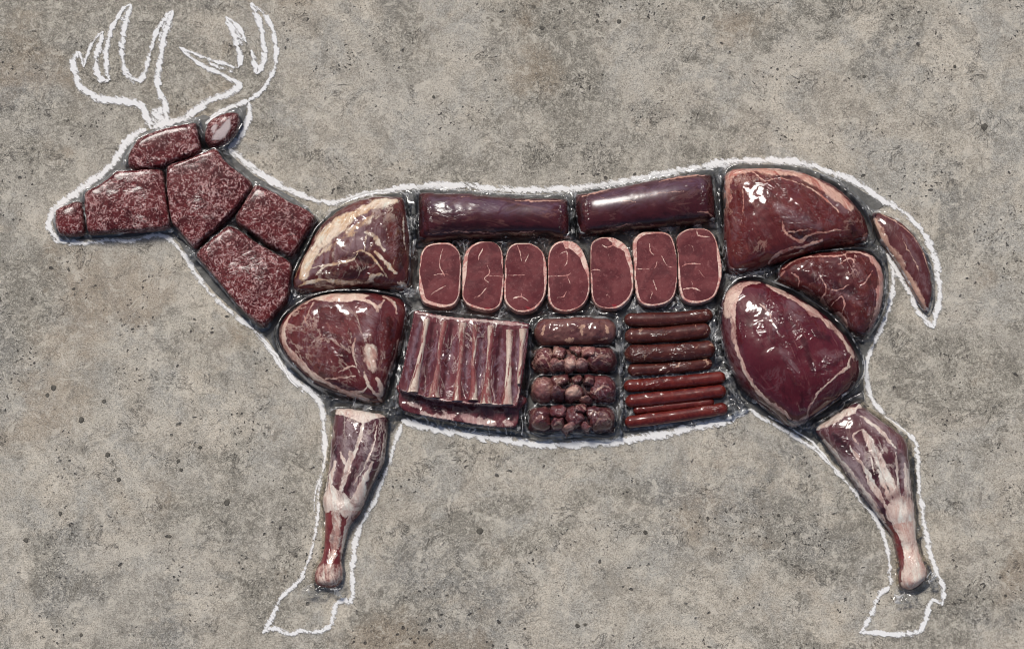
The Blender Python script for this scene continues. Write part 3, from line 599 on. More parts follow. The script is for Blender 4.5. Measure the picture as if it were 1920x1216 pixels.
# ------------------------------------------------------------------ shoulders
fatsel = lambda thr: (lambda f, x, y: f > thr)
def single(name, lab, cat, P, H, mat, parts, bagw=(5, 12), tabs=(), film=None, **kw):
    c = np.mean(P, 0); r = thing(name, lab, cat, *c)
    made, sdf, bb = cut(r, P, H, mat, parts, **kw)
    bag(r, sdf, bb, H, bagw, seed=int(c[0]) % 60, mat=film, top=.4 if film is None else .15)
    for p in tabs: seal(r, p, .014, .014)
    return r
P = [(547, 532), (550, 515), (560, 492), (575, 465), (590, 435), (607, 415), (630, 395), (655, 380), (682, 370), (710, 365), (740, 365), (755, 367), (761, 385), (767, 420), (771, 450), (771, 495), (770, 525), (765, 540), (750, 542), (720, 540), (695, 538), (665, 538), (620, 543), (590, 546), (565, 549), (552, 542)]
single('shoulder_cut', 'dark shoulder cut with a broad cream and orange fat band, below the neckline', 'meat cut', P, .062, M_SHO, [('fat_band', fatsel(.5)), ('lean', None)], seed=3,
  fat=[(24, .95, [(570, 520), (580, 490), (596, 466), (620, 440), (648, 418), (680, 399), (712, 385), (742, 378)]), (14, .9, [(574, 500), (590, 470), (612, 444), (632, 424)]), (16, .62, [(645, 445), (665, 433), (690, 420), (700, 408)]), (12, .55, [(600, 480), (640, 455), (672, 440)]),
       (3.5, .9, [(687, 448), (686, 462), (684, 478)]), (9, .75, [(684, 442), (700, 446), (712, 462), (722, 474)]), (8, .85, [(704, 478), (720, 490), (734, 508), (742, 514)]), (5, .8, [(664, 480), (680, 476), (700, 488), (716, 508), (728, 522)]), (4, .8, [(756, 410), (758, 440), (761, 470)]),
       (4, .75, [(580, 506), (610, 502), (636, 500), (665, 490), (672, 480)]), (5, .75, [(595, 518), (610, 505), (640, 495)]), (7, .7, [(560, 536), (600, 528), (650, 532), (700, 530)]), (8, .75, [(690, 530), (704, 520), (720, 520)]), (10, .9, [(748, 532), (758, 533)]), (4, .6, [(552, 520), (566, 490), (584, 462)])],
  silver=[('f', 1, 10, [(590, 500), (610, 470), (640, 440), (685, 400), (722, 388), (722, 430), (716, 455), (690, 470), (660, 480), (625, 496)]), (18, .9, [(560, 528), (590, 506), (620, 490)]), (14, .8, [(700, 410), (708, 440), (722, 470)])],
  crease=[(20, 1, [(738, 405), (742, 450), (741, 505)]), (12, .8, [(715, 410), (700, 425)]), (18, .4, [(610, 455), (650, 425)])],
  dark=[(14, 1, [(672, 484), (700, 498)]), (16, .9, [(650, 520), (690, 508)]), (20, .5, [(735, 390), (750, 440), (750, 500)]), (8, 1, [(700, 486), (715, 498)])],
  groove=[(7, 4, [(730, 372), (726, 420), (738, 500)]), (8, 3, [(690, 440), (720, 480), (744, 520)]), (6, 2.5, [(600, 505), (660, 490), (700, 515)])], ridge=[(10, 7, [(744, 385), (748, 450), (746, 520)])],
  tabs=[[(757, 370), (765, 356), (782, 356), (785, 378), (778, 420), (780, 455), (772, 480), (768, 420)], [(542, 540), (552, 546), (560, 556), (548, 566), (538, 560)], [(762, 540), (776, 530), (782, 548), (772, 558), (745, 550)]])
P = [(520, 631), (522, 611), (534, 591), (556, 572), (583, 557), (618, 548), (652, 546), (690, 546), (726, 551), (751, 557), (761, 569), (764, 589), (759, 619), (751, 648), (741, 678), (731, 707), (724, 737), (717, 750), (708, 755), (694, 753), (672, 748), (640, 742), (618, 734), (588, 720), (561, 695), (539, 673), (527, 653)]
single('shoulder_cut', 'rounded dark red shoulder cut with pale fat along its rim, above the front shank', 'meat cut', P, .066, M_SHO2, [('fat_rim', fatsel(.5)), ('lean', None)], seed=8,
  fat=[(9, 1, [(562, 578), (546, 590), (535, 612), (533, 636), (544, 661), (566, 684), (588, 704), (618, 722), (650, 736), (690, 748)]), (6, .9, [(560, 576), (603, 556), (650, 555), (690, 568), (709, 587)]), ('f', 1, 4, [(584, 559), (618, 550), (658, 548), (694, 556), (660, 568), (610, 569)]),
       (6, .9, [(718, 556), (738, 568), (745, 590)]), (6, .9, [(690, 566), (710, 580), (720, 566)]), ('f', .85, 8, [(688, 650), (706, 652), (709, 678), (704, 700), (690, 694), (683, 670)]), (7, .9, [(684, 700), (690, 722), (704, 738), (715, 750)]),
       (4, .8, [(722, 720), (732, 690), (743, 660), (748, 635)]), (3, .9, [(638, 702), (662, 690), (676, 702)]), (4, .8, [(612, 712), (640, 712), (668, 708)]), (5, .8, [(668, 640), (664, 665), (670, 690)]), (3, .8, [(590, 570), (575, 600), (580, 615)]), (9, .9, [(712, 742), (716, 728), (708, 712)]), (5, .7, [(650, 735), (680, 735), (690, 725)])],
  silver=[('f', .9, 9, [(695, 592), (712, 585), (695, 629), (668, 645), (675, 614)]), (14, .8, [(672, 655), (678, 690), (692, 710)]), (10, .7, [(640, 580), (670, 590), (700, 585)]), (9, .6, [(575, 595), (578, 615)])],
  dark=[(14, .7, [(730, 600), (735, 640)]), (12, .6, [(640, 665), (655, 680)]), (16, .6, [(600, 700), (640, 725), (680, 740)]), (12, .5, [(612, 630), (640, 640)])],
  crease=[(40, .9, [(570, 600), (580, 640), (620, 690)]), (26, .8, [(610, 590), (640, 620), (650, 660)]), (14, .9, [(728, 600), (722, 650)]), (20, .8, [(676, 600), (660, 640)])],
  groove=[(7, 3, [(640, 640), (668, 690), (700, 740)]), (6, 2.5, [(590, 620), (620, 650), (640, 690)]), (7, 3, [(720, 590), (712, 650), (722, 700)])],
  tabs=[[(545, 560), (556, 568), (600, 552), (596, 546), (560, 552)], [(605, 735), (620, 742), (622, 752), (600, 752)], [(720, 748), (742, 742), (746, 780), (730, 788), (718, 768)], [(738, 720), (745, 690), (760, 640), (765, 660), (752, 735)]])

# ------------------------------------------------------------------ front shank
P = [(630, 764), (626, 778), (623, 802), (620, 830), (618, 862), (614, 890), (609, 914), (604, 938), (608, 962), (608, 986), (607, 1018), (602, 1046), (594, 1061), (588, 1077), (590, 1091), (598, 1098), (616, 1101), (630, 1099), (640, 1087), (643, 1069), (640, 1049), (644, 1025), (650, 1001), (656, 983), (664, 974), (674, 962), (684, 942), (696, 914), (708, 890), (720, 866), (724, 838), (727, 810), (728, 790), (722, 777), (700, 772), (668, 766), (648, 763)]
single('shank_cut', 'front leg shank with purple muscle and a bare red and cream bone, under the shoulder', 'shank', P, .050, M_SHANK, [('bone', lambda f, x, y: y > 958, M_SHB), ('fat_face', lambda f, x, y: (f > .5) & (y < 800)), ('muscle', None)], seed=5, film=M_FILM2, bagw=(3, 8),
  fat=[('f', 1, 2.5, [(630, 764), (676, 767), (724, 777), (704, 785), (682, 795), (660, 786), (628, 774)]), (8, 1, [(682, 796), (674, 830), (660, 865), (646, 905), (636, 935)]), (4, .9, [(708, 798), (702, 834), (686, 874), (664, 912)]), (5, 1, [(620, 820), (617, 870), (610, 918)]), (9, .9, [(614, 925), (622, 895), (630, 868)]), (9, .9, [(640, 925), (650, 890), (658, 850)]), (10, .9, [(664, 935), (684, 902), (700, 868)]), (4, .9, [(640, 850), (652, 880)]),
       ('f', 1, 4, [(606, 930), (620, 910), (634, 918), (650, 930), (664, 936), (688, 908), (682, 944), (664, 968), (655, 990), (650, 1010), (662, 966), (648, 972), (632, 958), (612, 962), (603, 944)]), (19, 1, [(630, 950), (632, 985), (628, 1020), (618, 1060)]), (14, .95, [(658, 968), (650, 1000), (644, 1040), (644, 1080)]), (3, .8, [(609, 965), (608, 1010), (602, 1045)]), ('f', .62, 7, [(592, 1064), (608, 1056), (640, 1056), (643, 1084), (620, 1100), (590, 1088)]), (4, .7, [(722, 800), (716, 860), (700, 900)])],
  crease=[(20, .7, [(655, 800), (660, 850)])], silver=[(28, .8, [(655, 796), (656, 830), (650, 870)]), (16, .7, [(690, 810), (690, 860), (676, 900)]), (12, .7, [(628, 860), (622, 905)]), (10, .8, [(668, 905), (660, 930)])],
  dark=[(10, .8, [(630, 840), (624, 880)]), (12, .7, [(666, 880), (656, 920)]), (12, .7, [(704, 850), (690, 890)]), (9, 1, [(672, 944), (666, 962)]), (5, 1, [(630, 946), (634, 952)])],
  groove=[(5, 3, [(680, 800), (668, 850), (642, 910)]), (5, 3, [(704, 800), (692, 860), (664, 920)]), (5, 4, [(628, 960), (628, 1010), (618, 1060)]), (14, 4, [(590, 1020), (660, 1030)])],
  ridge=[(9, 4, [(590, 1084), (616, 1090), (642, 1080)]), (11, 2.5, [(600, 940), (630, 950), (660, 952)])],
  tabs=[[(616, 748), (640, 744), (700, 760), (714, 762), (712, 772), (660, 768), (628, 772), (618, 785), (614, 768)], [(588, 1092), (566, 1108), (572, 1114), (604, 1118), (616, 1108), (640, 1118), (647, 1090), (642, 1080), (628, 1100)], [(714, 762), (735, 762), (742, 775), (732, 800), (726, 790)]])
# ------------------------------------------------------------------ hind shank
P = [(1529, 801), (1553, 785), (1582, 765), (1610, 752), (1622, 761), (1651, 785), (1680, 805), (1702, 828), (1706, 862), (1710, 903), (1716, 948), (1718, 973), (1720, 1005), (1728, 1038), (1739, 1062), (1742, 1079), (1733, 1091), (1720, 1101), (1708, 1105), (1692, 1099), (1687, 1083), (1688, 1062), (1682, 1034), (1675, 1005), (1663, 987), (1643, 960), (1618, 928), (1594, 895), (1569, 858), (1545, 826)]
single('shank_cut', 'hind leg shank with silvery streaked muscle and a thick cream bone, under the thigh cut', 'shank', P, .052, M_SHANK, [('bone', lambda f, x, y: y > 980+(x-1690)*-.2, M_SHB), ('fat_face', lambda f, x, y: (f > .5) & ((y-801)*.86 < (1529-x)*.52+22)), ('muscle', None)], seed=9, film=M_FILM2, bagw=(3, 9),
  fat=[(14, 1, [(1533, 802), (1570, 783), (1612, 763)]), (14, 1, [(1616, 812), (1639, 855), (1659, 893), (1680, 936)]), (7, .9, [(1612, 782), (1643, 806), (1676, 842)]), (5, .9, [(1676, 850), (1680, 903), (1684, 940)]), (5, .9, [(1700, 880), (1706, 945)]),
       (6, .9, [(1590, 838), (1623, 887), (1645, 924), (1661, 956)]), (6, .9, [(1545, 824), (1594, 886), (1633, 938), (1659, 978)]), (9, .85, [(1672, 950), (1656, 915), (1644, 885)]), (9, .85, [(1698, 945), (1696, 905), (1694, 870)]), (7, .8, [(1664, 955), (1640, 925), (1622, 895)]), (4, .8, [(1605, 835), (1596, 820), (1612, 808)]), (4, .8, [(1628, 860), (1636, 890)]),
       ('f', 1, 4, [(1668, 940), (1684, 930), (1708, 936), (1719, 965), (1721, 1005), (1730, 1038), (1741, 1065), (1742, 1080), (1712, 1104), (1690, 1098), (1694, 1060), (1692, 1030), (1684, 1004), (1672, 985), (1658, 960)])],
  crease=[(16, .6, [(1620, 790), (1670, 850)])], silver=[(22, .8, [(1610, 775), (1648, 806), (1680, 850)]), (22, .9, [(1570, 850), (1610, 900), (1640, 950)]), (14, .8, [(1690, 860), (1698, 920)]), (16, .7, [(1600, 830), (1625, 880)])],
  dark=[(12, .8, [(1560, 815), (1590, 850)]), (14, .8, [(1640, 870), (1665, 925)]), (10, .9, [(1686, 850), (1690, 900)]), (8, 1, [(1650, 950), (1662, 975)]), (8, .9, [(1620, 870), (1640, 900)])],
  groove=[(6, 3, [(1605, 800), (1640, 860), (1675, 935)]), (5, 3, [(1680, 820), (1682, 880), (1690, 940)]), (5, 2.5, [(1580, 830), (1620, 890), (1660, 960)]), (14, 4, [(1665, 1030), (1735, 1025)])],
  ridge=[(10, 4, [(1686, 1085), (1712, 1092), (1740, 1078)]), (12, 2.5, [(1665, 960), (1690, 965), (1718, 960)])],
  tabs=[[(1506, 802), (1509, 792), (1560, 762), (1610, 733), (1621, 738), (1622, 758), (1612, 752), (1570, 776), (1530, 804), (1518, 812)], [(1690, 1090), (1679, 1102), (1678, 1130), (1716, 1126), (1716, 1106), (1700, 1106)], [(1738, 1060), (1752, 1070), (1760, 1098), (1742, 1100), (1728, 1096)], [(1676, 798), (1704, 818), (1706, 832)]])
# ------------------------------------------------------------------ loins
P = [(785, 360), (807, 360), (873, 362), (940, 368), (1007, 371), (1060, 370), (1066, 380), (1068, 410), (1068, 433), (1065, 446), (1023, 443), (973, 443), (907, 446), (840, 450), (790, 452), (784, 446), (783, 400)]
single('loin_cut', 'glossy dark tenderloin roll in a clear bag, left one of the pair along the back', 'meat cut', P, .056, M_LOIN, [('meat', None)], seed=12, lump=.03, lumpscale=60,
  fat=[(4, .85, [(965, 380), (1010, 380), (1055, 377)]), (2.5, .7, [(862, 372), (880, 374)]), (3, .5, [(800, 442), (860, 438), (930, 440), (1000, 436)])], silver=[(34, .8, [(815, 385), (880, 388), (960, 394), (1050, 392)])], dark=[(22, .9, [(800, 440), (900, 436), (1050, 438)]), (10, .9, [(787, 370), (790, 430)])],  # silver stroke: reflected sheen band painted into the colour
  crease=[(14, 1, [(800, 385), (806, 430)]), (9, 1, [(1056, 380), (1054, 432)])],
  groove=[(4, 2.5, [(798, 365), (796, 400), (800, 445)]), (4, 2, [(1052, 375), (1056, 410), (1050, 440)]), (5, 1, [(860, 432), (930, 425), (1000, 434)])],
  tabs=[[(772, 362), (776, 352), (784, 356), (790, 364), (784, 380), (782, 430), (778, 452), (772, 440), (774, 400)], [(1058, 370), (1074, 356), (1084, 368), (1076, 400), (1078, 440), (1068, 446), (1068, 400)], [(810, 352), (860, 354), (950, 362), (1050, 366), (1000, 371), (900, 363), (820, 360)]])
P = [(1078, 363), (1093, 361), (1140, 353), (1207, 340), (1273, 328), (1323, 324), (1335, 326), (1338, 350), (1342, 383), (1343, 413), (1333, 416), (1273, 423), (1207, 430), (1140, 436), (1093, 442), (1087, 443), (1081, 417), (1077, 387)]
single('loin_cut', 'tilted plum tenderloin roll in a clear bag, right one of the pair along the back', 'meat cut', P, .060, M_LOIN, [('meat', None)], seed=14, lump=.03, lumpscale=60,
  fat=[(5, .9, [(1092, 370), (1115, 364), (1142, 356)]), (4, .85, [(1235, 344), (1280, 334), (1320, 331)]), (2.5, .7, [(1120, 372), (1150, 382), (1190, 384)]), (3, .6, [(1190, 378), (1240, 368), (1280, 366)]), (3, .5, [(1110, 438), (1180, 424), (1240, 425)]), (5, .7, [(1306, 404), (1325, 402), (1338, 408)])],
  silver=[(36, .85, [(1110, 382), (1180, 372), (1240, 360), (1310, 350)])], dark=[(16, .8, [(1100, 436), (1200, 424), (1335, 408)]), (12, .9, [(1084, 380), (1088, 420)])],  # silver stroke: sheen along the upper side, painted as colour
  crease=[(8, .8, [(1100, 370), (1098, 435)]), (16, 1, [(1322, 345), (1326, 400)])],
  groove=[(4, 2.5, [(1096, 362), (1100, 400), (1094, 440)]), (4, 2, [(1326, 330), (1330, 370), (1334, 412)])],
  tabs=[[(1090, 356), (1150, 344), (1240, 326), (1330, 314), (1344, 320), (1338, 326), (1280, 326), (1150, 350)], [(1340, 330), (1348, 316), (1354, 320), (1352, 400), (1356, 430), (1346, 436), (1342, 400)]])

# ------------------------------------------------------------------ steaks
ST = [
 ([(787, 500), (790, 477), (802, 462), (823, 457), (843, 457), (857, 467), (864, 483), (865, 517), (863, 550), (858, 567), (847, 577), (827, 579), (807, 575), (792, 567), (786, 547), (785, 520)], 225, 3, 'leftmost boneless loin steak in the row of seven, with a single upright vein',
  [(2.5, .9, [(831, 468), (824, 495), (830, 512), (834, 519)]), (2, .8, [(812, 518), (834, 516), (842, 518)]), (2.2, .8, [(808, 556), (822, 545), (836, 538)])]),
 ([(867, 507), (870, 483), (878, 467), (893, 457), (913, 454), (930, 458), (942, 473), (944, 500), (945, 533), (943, 560), (937, 577), (920, 585), (900, 583), (880, 577), (868, 563), (866, 540)], 160, 6, 'second boneless loin steak from the left, with thick fat down its left side',
  [(2.5, .9, [(905, 469), (899, 480), (897, 490)]), (2.5, .9, [(914, 500), (918, 514), (908, 524), (916, 532)]), (2.2, .8, [(916, 519), (943, 521)]), (2.2, .8, [(888, 561), (900, 556), (912, 542)])]),
 ([(947, 493), (952, 470), (963, 459), (980, 457), (1000, 460), (1017, 473), (1024, 493), (1026, 520), (1023, 553), (1013, 573), (997, 586), (973, 588), (957, 580), (946, 567), (944, 547), (946, 520)], 10, 5, 'third boneless loin steak from the left, fat widening at its lower right',
  [(2, .8, [(970, 462), (976, 480), (978, 492)]), (2, .8, [(992, 478), (984, 494)]), (2, .8, [(948, 519), (985, 518)]), (2.4, .9, [(962, 562), (976, 558), (990, 566)]), (2, .8, [(977, 550), (977, 560)])]),
 ([(1027, 487), (1032, 467), (1043, 456), (1060, 453), (1080, 458), (1093, 473), (1102, 497), (1106, 520), (1105, 550), (1097, 570), (1080, 583), (1057, 587), (1037, 580), (1027, 563), (1027, 533)], 40, 7, 'middle steak of the seven, with a wide fat cap at its upper right',
  [('f', 1, 2, [(1056, 456), (1080, 460), (1096, 482), (1101, 500), (1086, 484), (1070, 470), (1060, 468)]), (2.4, .9, [(1050, 478), (1062, 474), (1063, 492), (1058, 502)]), (2, .8, [(1030, 520), (1060, 519), (1070, 514)]), (2.4, .8, [(1044, 560), (1056, 558), (1062, 548)]), (2, .8, [(1062, 520), (1070, 535)])]),
 ([(1106, 477), (1108, 460), (1118, 450), (1137, 446), (1160, 452), (1177, 467), (1185, 493), (1188, 520), (1187, 547), (1177, 567), (1160, 580), (1140, 582), (1120, 577), (1110, 563), (1107, 533), (1106, 507)], 40, 7, 'fifth steak from the left, its fat curling inward at the top',
  [('f', 1, 2, [(1134, 447), (1160, 453), (1180, 475), (1185, 498), (1170, 474), (1150, 464), (1146, 456)]), (2.6, .9, [(1146, 452), (1148, 462), (1138, 466), (1128, 462)]), (2.6, .9, [(1108, 510), (1118, 508), (1126, 510)]), (2, .8, [(1136, 562), (1138, 554), (1142, 560)]), (2, .6, [(1140, 474), (1144, 500)])]),
 ([(1185, 467), (1188, 450), (1203, 438), (1223, 436), (1247, 438), (1260, 448), (1267, 473), (1270, 507), (1268, 540), (1262, 560), (1247, 572), (1223, 577), (1203, 573), (1193, 560), (1189, 533), (1188, 500)], 130, 6, 'sixth steak from the left, with fat at its upper left and scattered short veins',
  [(2.2, .9, [(1217, 460), (1219, 474), (1226, 480)]), (2, .8, [(1190, 506), (1224, 506), (1232, 490)]), (2.2, .8, [(1240, 482), (1250, 500), (1262, 504)]), (2.2, .8, [(1224, 528), (1230, 546)]), (2.2, .8, [(1210, 548), (1222, 550), (1218, 562)])]),
 ([(1267, 453), (1273, 440), (1287, 432), (1307, 430), (1327, 433), (1340, 447), (1348, 473), (1353, 507), (1350, 533), (1340, 557), (1323, 568), (1300, 572), (1280, 565), (1273, 547), (1270, 513), (1270, 480)], 0, 4, 'rightmost steak in the row of seven, beside the rump cut',
  [(2.6, .9, [(1306, 432), (1308, 444), (1330, 446)]), (2.4, .9, [(1278, 502), (1290, 497), (1312, 497)]), (2.2, .8, [(1284, 462), (1296, 464), (1300, 474)]), (2, .8, [(1310, 510), (1320, 524)]), (2.4, .9, [(1280, 545), (1296, 542), (1312, 548)]), (2, .8, [(1296, 530), (1296, 543)])]),
]
for i, (P, dirn, extra, lab, veins) in enumerate(ST):
    c = np.mean(P, 0); r = thing('loin_steak', lab, 'steak', *c, group='loin steaks in a row')
    def ff(x, y, D, c=c, dirn=dirn, extra=extra, i=i):
        an = np.arctan2(-(y-c[1]), x-c[0])-math.radians(dirn)
        th = 2.7+extra*np.maximum(0, np.cos(an))**3+4.2*(vn(an*1.9+9, an*0, i*3)-.5)+2.2*np.maximum(0, np.cos(np.arctan2(-(y-c[1]), x-c[0])+math.pi/2))
        return (1-sst(th*.75, th*1.15, D))
    red = [(5, 1, [(c[0]+4, P[12][1]-3), (c[0]+16, P[11][1]-3)])]
    _, sdf, bb = cut(r, P, .027, M_STEAK, [('fat_rim', fatsel(.62)), ('lean', None)], fat=[(v[0]*1.1, v[1]*.68)+tuple(v[2:]) if v[0] != 'f' else v for v in veins], fatfun=ff, prof='steak', seed=40+i, lump=.07, s=1.25, warp=1.0, flat=9, dark=red if i in (1, 2, 4) else ())
    bag(r, sdf, bb, .027, (2, 7), seed=70+i)
# crumpled bag corners above and below the steaks
TR = [o for o in COL.objects if o.name.startswith('loin_steak')]
for i, (x, y, up) in enumerate([(870, 456, 1), (946, 458, 1), (1022, 452, 1), (1106, 448, 1), (1183, 436, 1), (1262, 428, 1), (866, 583, -1), (943, 588, -1), (1024, 586, -1), (1108, 586, -1), (1190, 578, -1), (1268, 572, -1)]):
    seal(TR[(i % 6)], [(x, y+22*up), (x-9, y+4*up), (x-16, y-6*up), (x-2, y-7*up), (x+15, y-6*up), (x+10, y+5*up)], .016, .020)

# ------------------------------------------------------------------ rump, round, thigh, tail
P = [(1356, 330), (1365, 318), (1383, 312), (1419, 312), (1460, 314), (1496, 318), (1531, 330), (1567, 346), (1596, 372), (1614, 392), (1626, 413), (1632, 434), (1627, 448), (1614, 454), (1581, 459), (1537, 469), (1496, 481), (1454, 493), (1419, 503), (1383, 512), (1366, 508), (1360, 493), (1358, 457), (1357, 413), (1358, 375), (1355, 351)]
single('rump_cut', 'large wedge shaped rump cut with pinkish fat along its top edge', 'meat cut', P, .075, M_RUMP, [('fat_cap', fatsel(.5)), ('lean', None)], seed=17,
  fat=[(20, 1, [(1361, 378), (1363, 345), (1376, 324), (1410, 318), (1450, 321), (1496, 332), (1531, 348), (1561, 368), (1592, 392)]), (3, .9, [(1410, 326), (1431, 344), (1463, 340), (1496, 352)]), (5, .9, [(1463, 425), (1470, 444), (1496, 456), (1513, 447), (1543, 441), (1573, 436)]), (7, .85, [(1442, 492), (1472, 473), (1508, 464), (1540, 455)]),
       (3, .7, [(1465, 446), (1490, 440), (1520, 438)]), (8, .9, [(1618, 446), (1626, 438)]), (3, .6, [(1390, 350), (1392, 390), (1386, 430)]), (4, .9, [(1500, 352), (1540, 376), (1570, 404)]), (3, .8, [(1366, 500), (1380, 505)])],
  silver=[(24, .7, [(1455, 395), (1480, 415), (1530, 430)]), (12, .6, [(1376, 400), (1378, 450)]), (16, .6, [(1540, 370), (1580, 400)])],  # first silver stroke paints the reflected patch at the centre
  dark=[(14, .8, [(1480, 440), (1540, 462)]), (12, .7, [(1590, 420), (1600, 440)]), (10, .9, [(1450, 334), (1480, 334)]), (16, .5, [(1400, 460), (1430, 480)])],
  crease=[(22, 1, [(1386, 365), (1390, 420), (1386, 480)]), (30, .9, [(1500, 355), (1540, 400), (1580, 440)]), (34, .7, [(1445, 388), (1480, 420), (1530, 432)]), (14, .9, [(1596, 400), (1606, 415)])],
  ridge=[(26, 9, [(1435, 375), (1480, 405), (1530, 430)]), (9, 4, [(1500, 345), (1530, 385), (1570, 425)]), (8, 4, [(1462, 362), (1500, 400), (1540, 440)]), (8, 3, [(1384, 350), (1392, 420), (1388, 490)]), (9, 4, [(1540, 355), (1575, 395), (1605, 432)])],
  groove=[(6, 3, [(1480, 350), (1510, 390), (1550, 430)]), (6, 3, [(1510, 355), (1540, 395), (1575, 430)]), (6, 3, [(1540, 365), (1570, 400), (1600, 430)]), (6, 3, [(1372, 350), (1388, 400), (1385, 480)]), (7, 3, [(1460, 430), (1500, 455), (1560, 440)])],
  tabs=[[(1347, 318), (1350, 306), (1365, 306), (1362, 320), (1354, 340), (1352, 430), (1348, 470), (1344, 400)], [(1630, 440), (1640, 458), (1646, 462), (1610, 464), (1600, 460)], [(1360, 512), (1380, 516), (1420, 508), (1450, 498), (1440, 512), (1400, 520), (1362, 524)]])
P = [(1456, 514), (1460, 502), (1478, 487), (1507, 477), (1537, 472), (1573, 469), (1608, 467), (1629, 471), (1644, 484), (1655, 502), (1659, 526), (1658, 552), (1654, 579), (1644, 603), (1632, 620), (1620, 631), (1605, 626), (1590, 614), (1578, 597), (1561, 582), (1537, 561), (1507, 546), (1478, 534), (1460, 526)]
single('round_cut', 'triangular marbled round cut rimmed with pale fat, between rump, thigh and tail', 'meat cut', P, .055, M_HEART, [('fat_rim', fatsel(.5)), ('lean', None)], seed=19, lump=.16, lumpscale=20,
  fat=[(4, .95, [(1466, 504), (1496, 487), (1537, 483), (1573, 483), (1590, 473)]), (11, 1, [(1590, 471), (1620, 477), (1641, 494), (1651, 517), (1648, 552), (1642, 591), (1630, 620)]), (5, 1, [(1460, 528), (1484, 537), (1508, 553), (1537, 563), (1555, 582), (1576, 592), (1590, 612)]), (4, 1, [(1462, 520), (1470, 508)]),
       (3.5, .95, [(1484, 513), (1494, 522), (1497, 537)]), (3, .95, [(1534, 522), (1546, 545), (1538, 562)]), (2.5, .9, [(1549, 546), (1567, 549), (1590, 538)]), (3, .9, [(1558, 574), (1575, 560), (1580, 575), (1576, 592)]), (2.5, .9, [(1635, 511), (1622, 528), (1608, 543)]), (3, .8, [(1570, 500), (1590, 488), (1600, 500)]), (4, .8, [(1640, 545), (1648, 560)])],
  silver=[(14, .6, [(1600, 500), (1610, 520)]), (12, .5, [(1580, 550), (1610, 575)])], dark=[(18, .6, [(1560, 540), (1600, 550)]), (16, .6, [(1500, 515), (1520, 530)]), (16, .5, [(1610, 600), (1620, 575)])],
  crease=[(30, .9, [(1590, 490), (1615, 520), (1610, 545)]), (20, .8, [(1600, 560), (1640, 600)]), (14, .6, [(1530, 500), (1560, 520)])],
  ridge=[(8, 3, [(1590, 480), (1618, 520), (1625, 580)]), (8, 3, [(1510, 500), (1540, 510), (1570, 560)])],
  groove=[(5, 3, [(1484, 513), (1497, 540)]), (5, 3.5, [(1540, 520), (1550, 560)]), (6, 3, [(1550, 545), (1600, 560), (1640, 590)]), (6, 3, [(1600, 490), (1610, 530), (1640, 540)])],
  tabs=[[(1430, 500), (1456, 494), (1464, 502), (1450, 520), (1436, 524), (1424, 514)], [(1596, 622), (1620, 634), (1632, 622), (1640, 640), (1612, 646)], [(1632, 466), (1652, 462), (1664, 480), (1656, 492)]])
P = [(1349, 586), (1352, 564), (1363, 541), (1380, 527), (1400, 522), (1422, 522), (1442, 530), (1470, 541), (1498, 555), (1526, 572), (1554, 592), (1582, 620), (1598, 642), (1610, 664), (1616, 688), (1614, 704), (1604, 722), (1586, 740), (1562, 757), (1540, 772), (1522, 784), (1510, 793), (1498, 797), (1487, 797), (1475, 792), (1453, 773), (1422, 751), (1394, 726), (1375, 695), (1361, 659), (1352, 620)]
single('thigh_cut', 'largest oval purple thigh cut with a cream fat rim, above the hind shank', 'meat cut', P, .085, M_THIGH, [('fat_rim', fatsel(.5)), ('lean', None)], seed=23, lump=.08, lumpscale=45,
  fat=[(6, 1, [(1425, 530), (1396, 537), (1378, 565), (1372, 597), (1375, 637), (1386, 676), (1408, 720), (1436, 750), (1464, 771), (1481, 785)]), ('f', .9, 5, [(1360, 552), (1380, 532), (1422, 526), (1394, 539), (1378, 564), (1370, 597), (1357, 597)]), (16, 1, [(1442, 535), (1470, 552), (1503, 574), (1537, 598), (1562, 620)]),
       (9, .95, [(1555, 612), (1582, 642), (1598, 670)]), (4, .8, [(1594, 668), (1584, 692), (1562, 712)]), (5, .7, [(1545, 726), (1524, 750), (1512, 776)]), (9, 1, [(1483, 790), (1498, 792), (1512, 782)]), (3, .8, [(1420, 575), (1436, 590), (1444, 610)]), (4, .8, [(1540, 730), (1570, 706), (1590, 690)]), (3, .6, [(1590, 650), (1600, 680)])],
  silver=[(12, .7, [(1436, 590), (1450, 620)]), (16, .6, [(1478, 575), (1500, 605)]), (14, .6, [(1460, 660), (1490, 700)]), (16, .6, [(1362, 600), (1370, 660), (1395, 715)]), (14, .5, [(1530, 670), (1580, 670)])],
  dark=[(20, .6, [(1520, 630), (1550, 640)]), (16, .6, [(1500, 640), (1520, 700)]), (14, .6, [(1500, 740), (1500, 770)])],
  crease=[(12, .9, [(1379, 605), (1388, 640)]), (18, .6, [(1440, 560), (1466, 600)]), (26, .5, [(1490, 600), (1530, 630)]), (14, .6, [(1470, 640), (1490, 720)]), (30, .8, [(1530, 700), (1570, 690), (1590, 668)])],
  groove=[(9, 2.5, [(1450, 550), (1478, 614), (1498, 670), (1510, 715), (1506, 755)]), (5, 2.5, [(1530, 690), (1560, 690), (1590, 670)]), (5, 2.5, [(1525, 705), (1550, 700), (1575, 690)]), (4, 2, [(1375, 575), (1378, 640), (1410, 715)])], ridge=[(8, 3, [(1440, 600), (1470, 660), (1490, 730)])],
  tabs=[[(1478, 795), (1492, 800), (1506, 796), (1500, 812), (1486, 808)], [(1556, 758), (1590, 735), (1612, 716), (1608, 732), (1580, 756), (1562, 766)]])
